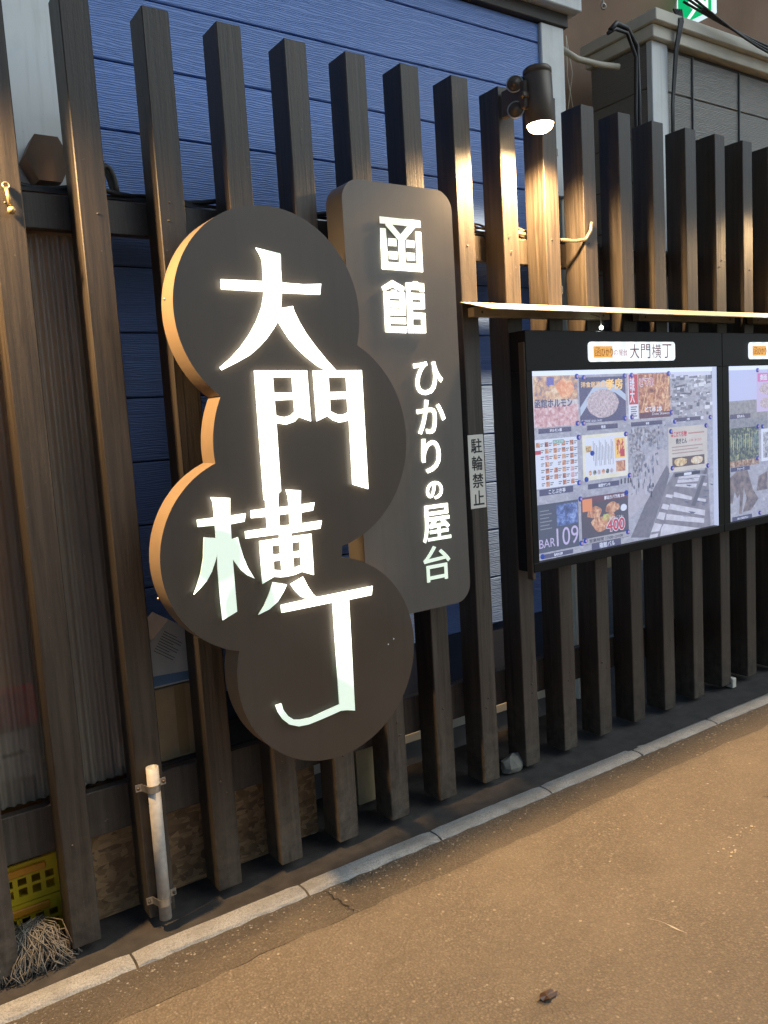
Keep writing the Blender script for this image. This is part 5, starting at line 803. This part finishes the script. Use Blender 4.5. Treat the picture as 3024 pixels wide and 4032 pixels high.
# storage seen through the plastic sheet
m = MB(); m.box(-.10, .28, .66, .02, .33, .79, .004); m.build('red_can', plain('red_can', (.60, .03, .02), .4), None, 'red can glimpsed through the plastic sheet', 'can')
m = MB(); m.box(-.6, .25, .40, .2, .42, .655, .01); m.build('green_bin', plain('dull_green_plastic', (.07, .085, .06), .5), None, 'dull green bin behind the plastic sheet', 'bin')
pn = empty('paper_notice', (-.07, .24, .5), 'white paper note with brushed writing behind the plastic sheet', 'paper')
m = MB(); m.box(-.22, .2445, .50, -.012, .2465, .66); m.build('sheet', WHITE, pn); text('lettering', 'ター', (-.19, .55, -.04, .62), -.0 + .2435, INK, pn, bold=.002)
m = MB(); m.box(.245, .192, .465, .268, .194, .545); m.build('label_sticker', WHITE, None, 'small white printed sticker on the lower corner of the plastic sheet', 'sticker')
wb = empty('added_store_bulb', (-.35, .33, 1.95), 'unseen warm bare bulb added in the store behind the plastic sheet', 'lamp')  # bulb added out of view for the warm glow behind the sheet
m = MB(); bmesh.ops.create_icosphere(m.bm, subdivisions=2, radius=.03, matrix=Matrix.Translation((-.35, .33, 1.95))); e = NT('warm_bulb'); e.emit((1., .55, .22), 90.); m.build('globe', e.m, wb)
m = MB(); m.lathe([(.014, .028), (.016, .03), (.016, .075), (.0, .08)], (-.35, .33, 1.95), (0, 0, 1), 12); m.build('socket', CABLE, wb)
# unseen tube light under the lean-to roof, added for cool light behind the fence
tl = empty('added_tube_light', (1.15, .37, 2.3), 'unseen white tube light added under the lean-to roof behind the big sign', 'lamp')
m = MB(); m.box(.85, .34, 2.355, 1.45, .40, 2.388, .004); m.build('body', WHITE, tl)
m = MB(); m.tube([(.88, .37, 2.335), (1.42, .37, 2.335)], .013, 12); e = NT('tube_glow'); e.emit((.80, .92, 1.), 9.); m.build('tube', e.m, tl)

# ================================================================ THINGS ON THE ROAD
m = MB(); r = random.Random(8); n = 14
c0 = m.bm.verts.new((1.024, -1.078, AZ + .008)); ring = [m.bm.verts.new((1.024 + .035 * math.cos(t) * r.uniform(.7, 1.2), -1.078 + .018 * math.sin(t) * r.uniform(.6, 1.3), AZ + .002 + r.uniform(0, .012))) for t in [6.283 * k / n for k in range(n)]]
for k in range(n): m.bm.faces.new((c0, ring[k], ring[(k + 1) % n]))
m.build('dead_leaf', plain('dark_dry_leaf', (.045, .022, .012), .35, spread=.4, scale=60), None, 'small dark dead leaf lying on the asphalt', 'leaf')
m = MB(); A, B = Vector((1.532, -1.026, AZ + .0022)), Vector((1.569, -1.147, AZ + .0022)); d = (B - A); nrm = Vector((-d.y, d.x, 0)).normalized(); up = []; dn = []
for k in range(13):
    s = k / 12; p = A + d * s + nrm * .006 * math.sin(s * 5); w = .0007 + .0032 * math.exp(-((s - .68) / .14) ** 2); up.append(p + nrm * w); dn.append(p - nrm * w)
m.poly(up + dn[::-1]); m.build('chalk_scratch', plain('white_scrape', (.42, .38, .31), .8), None, 'thin white scrape mark on the asphalt', 'mark')
m = MB(); r = random.Random(12)
for k in range(22):
    x, y = (2.257 + r.gauss(0, .035), -.917 + r.gauss(0, .02)) if k < 13 else (2.09 + r.gauss(0, .05), -.95 + r.gauss(0, .025)); s = r.uniform(.003, .009); a0 = r.uniform(0, 6)
    m.poly([(x + s * math.cos(a0 + t) * r.uniform(.5, 1.2), y + .7 * s * math.sin(a0 + t) * r.uniform(.5, 1.2), AZ + .0022 + .00001 * k) for t in (0, 1.05, 2.1, 3.14, 4.2, 5.2)])
m.build('paint_splash', plain('pale_paint_drips', (.40, .34, .25), .8), None, 'pale paint splash worn into the asphalt at the right', 'mark', recalc=False)
def crack(pts, w, lab):
    m = MB(); up = []; dn = []; P = [Vector((x, y, AZ + .002)) for x, y in pts]
    for i, p in enumerate(P):
        d = (P[min(i + 1, len(P) - 1)] - P[max(i - 1, 0)]).normalized(); nn = Vector((-d.y, d.x, 0)); ww = w * random.uniform(.3, 1.) * (0.2 if i in (0, len(P) - 1) else 1); up.append(p + nn * ww); dn.append(p - nn * ww)
    for i in range(len(P) - 1): m.poly([up[i], dn[i], dn[i + 1], up[i + 1]])
    m.build('crack', plain('dark_crack_dirt', (.015, .012, .01), .9), None, lab, 'crack')
def wig(a, b, n, amp, seed):
    r = random.Random(seed); return [(a[0] + (b[0] - a[0]) * i / n + r.uniform(-amp, amp), a[1] + (b[1] - a[1]) * i / n + r.uniform(-amp, amp)) for i in range(n + 1)]
crack(wig((.806, -.212), (.821, -.385), 12, .007, 1), .0035, 'short crack running from the kerb across the dark asphalt edge')
crack(wig((2.55, -.80), (2.95, -.95), 16, .010, 2), .0022, 'fine crack in the asphalt at the right edge of the photo')
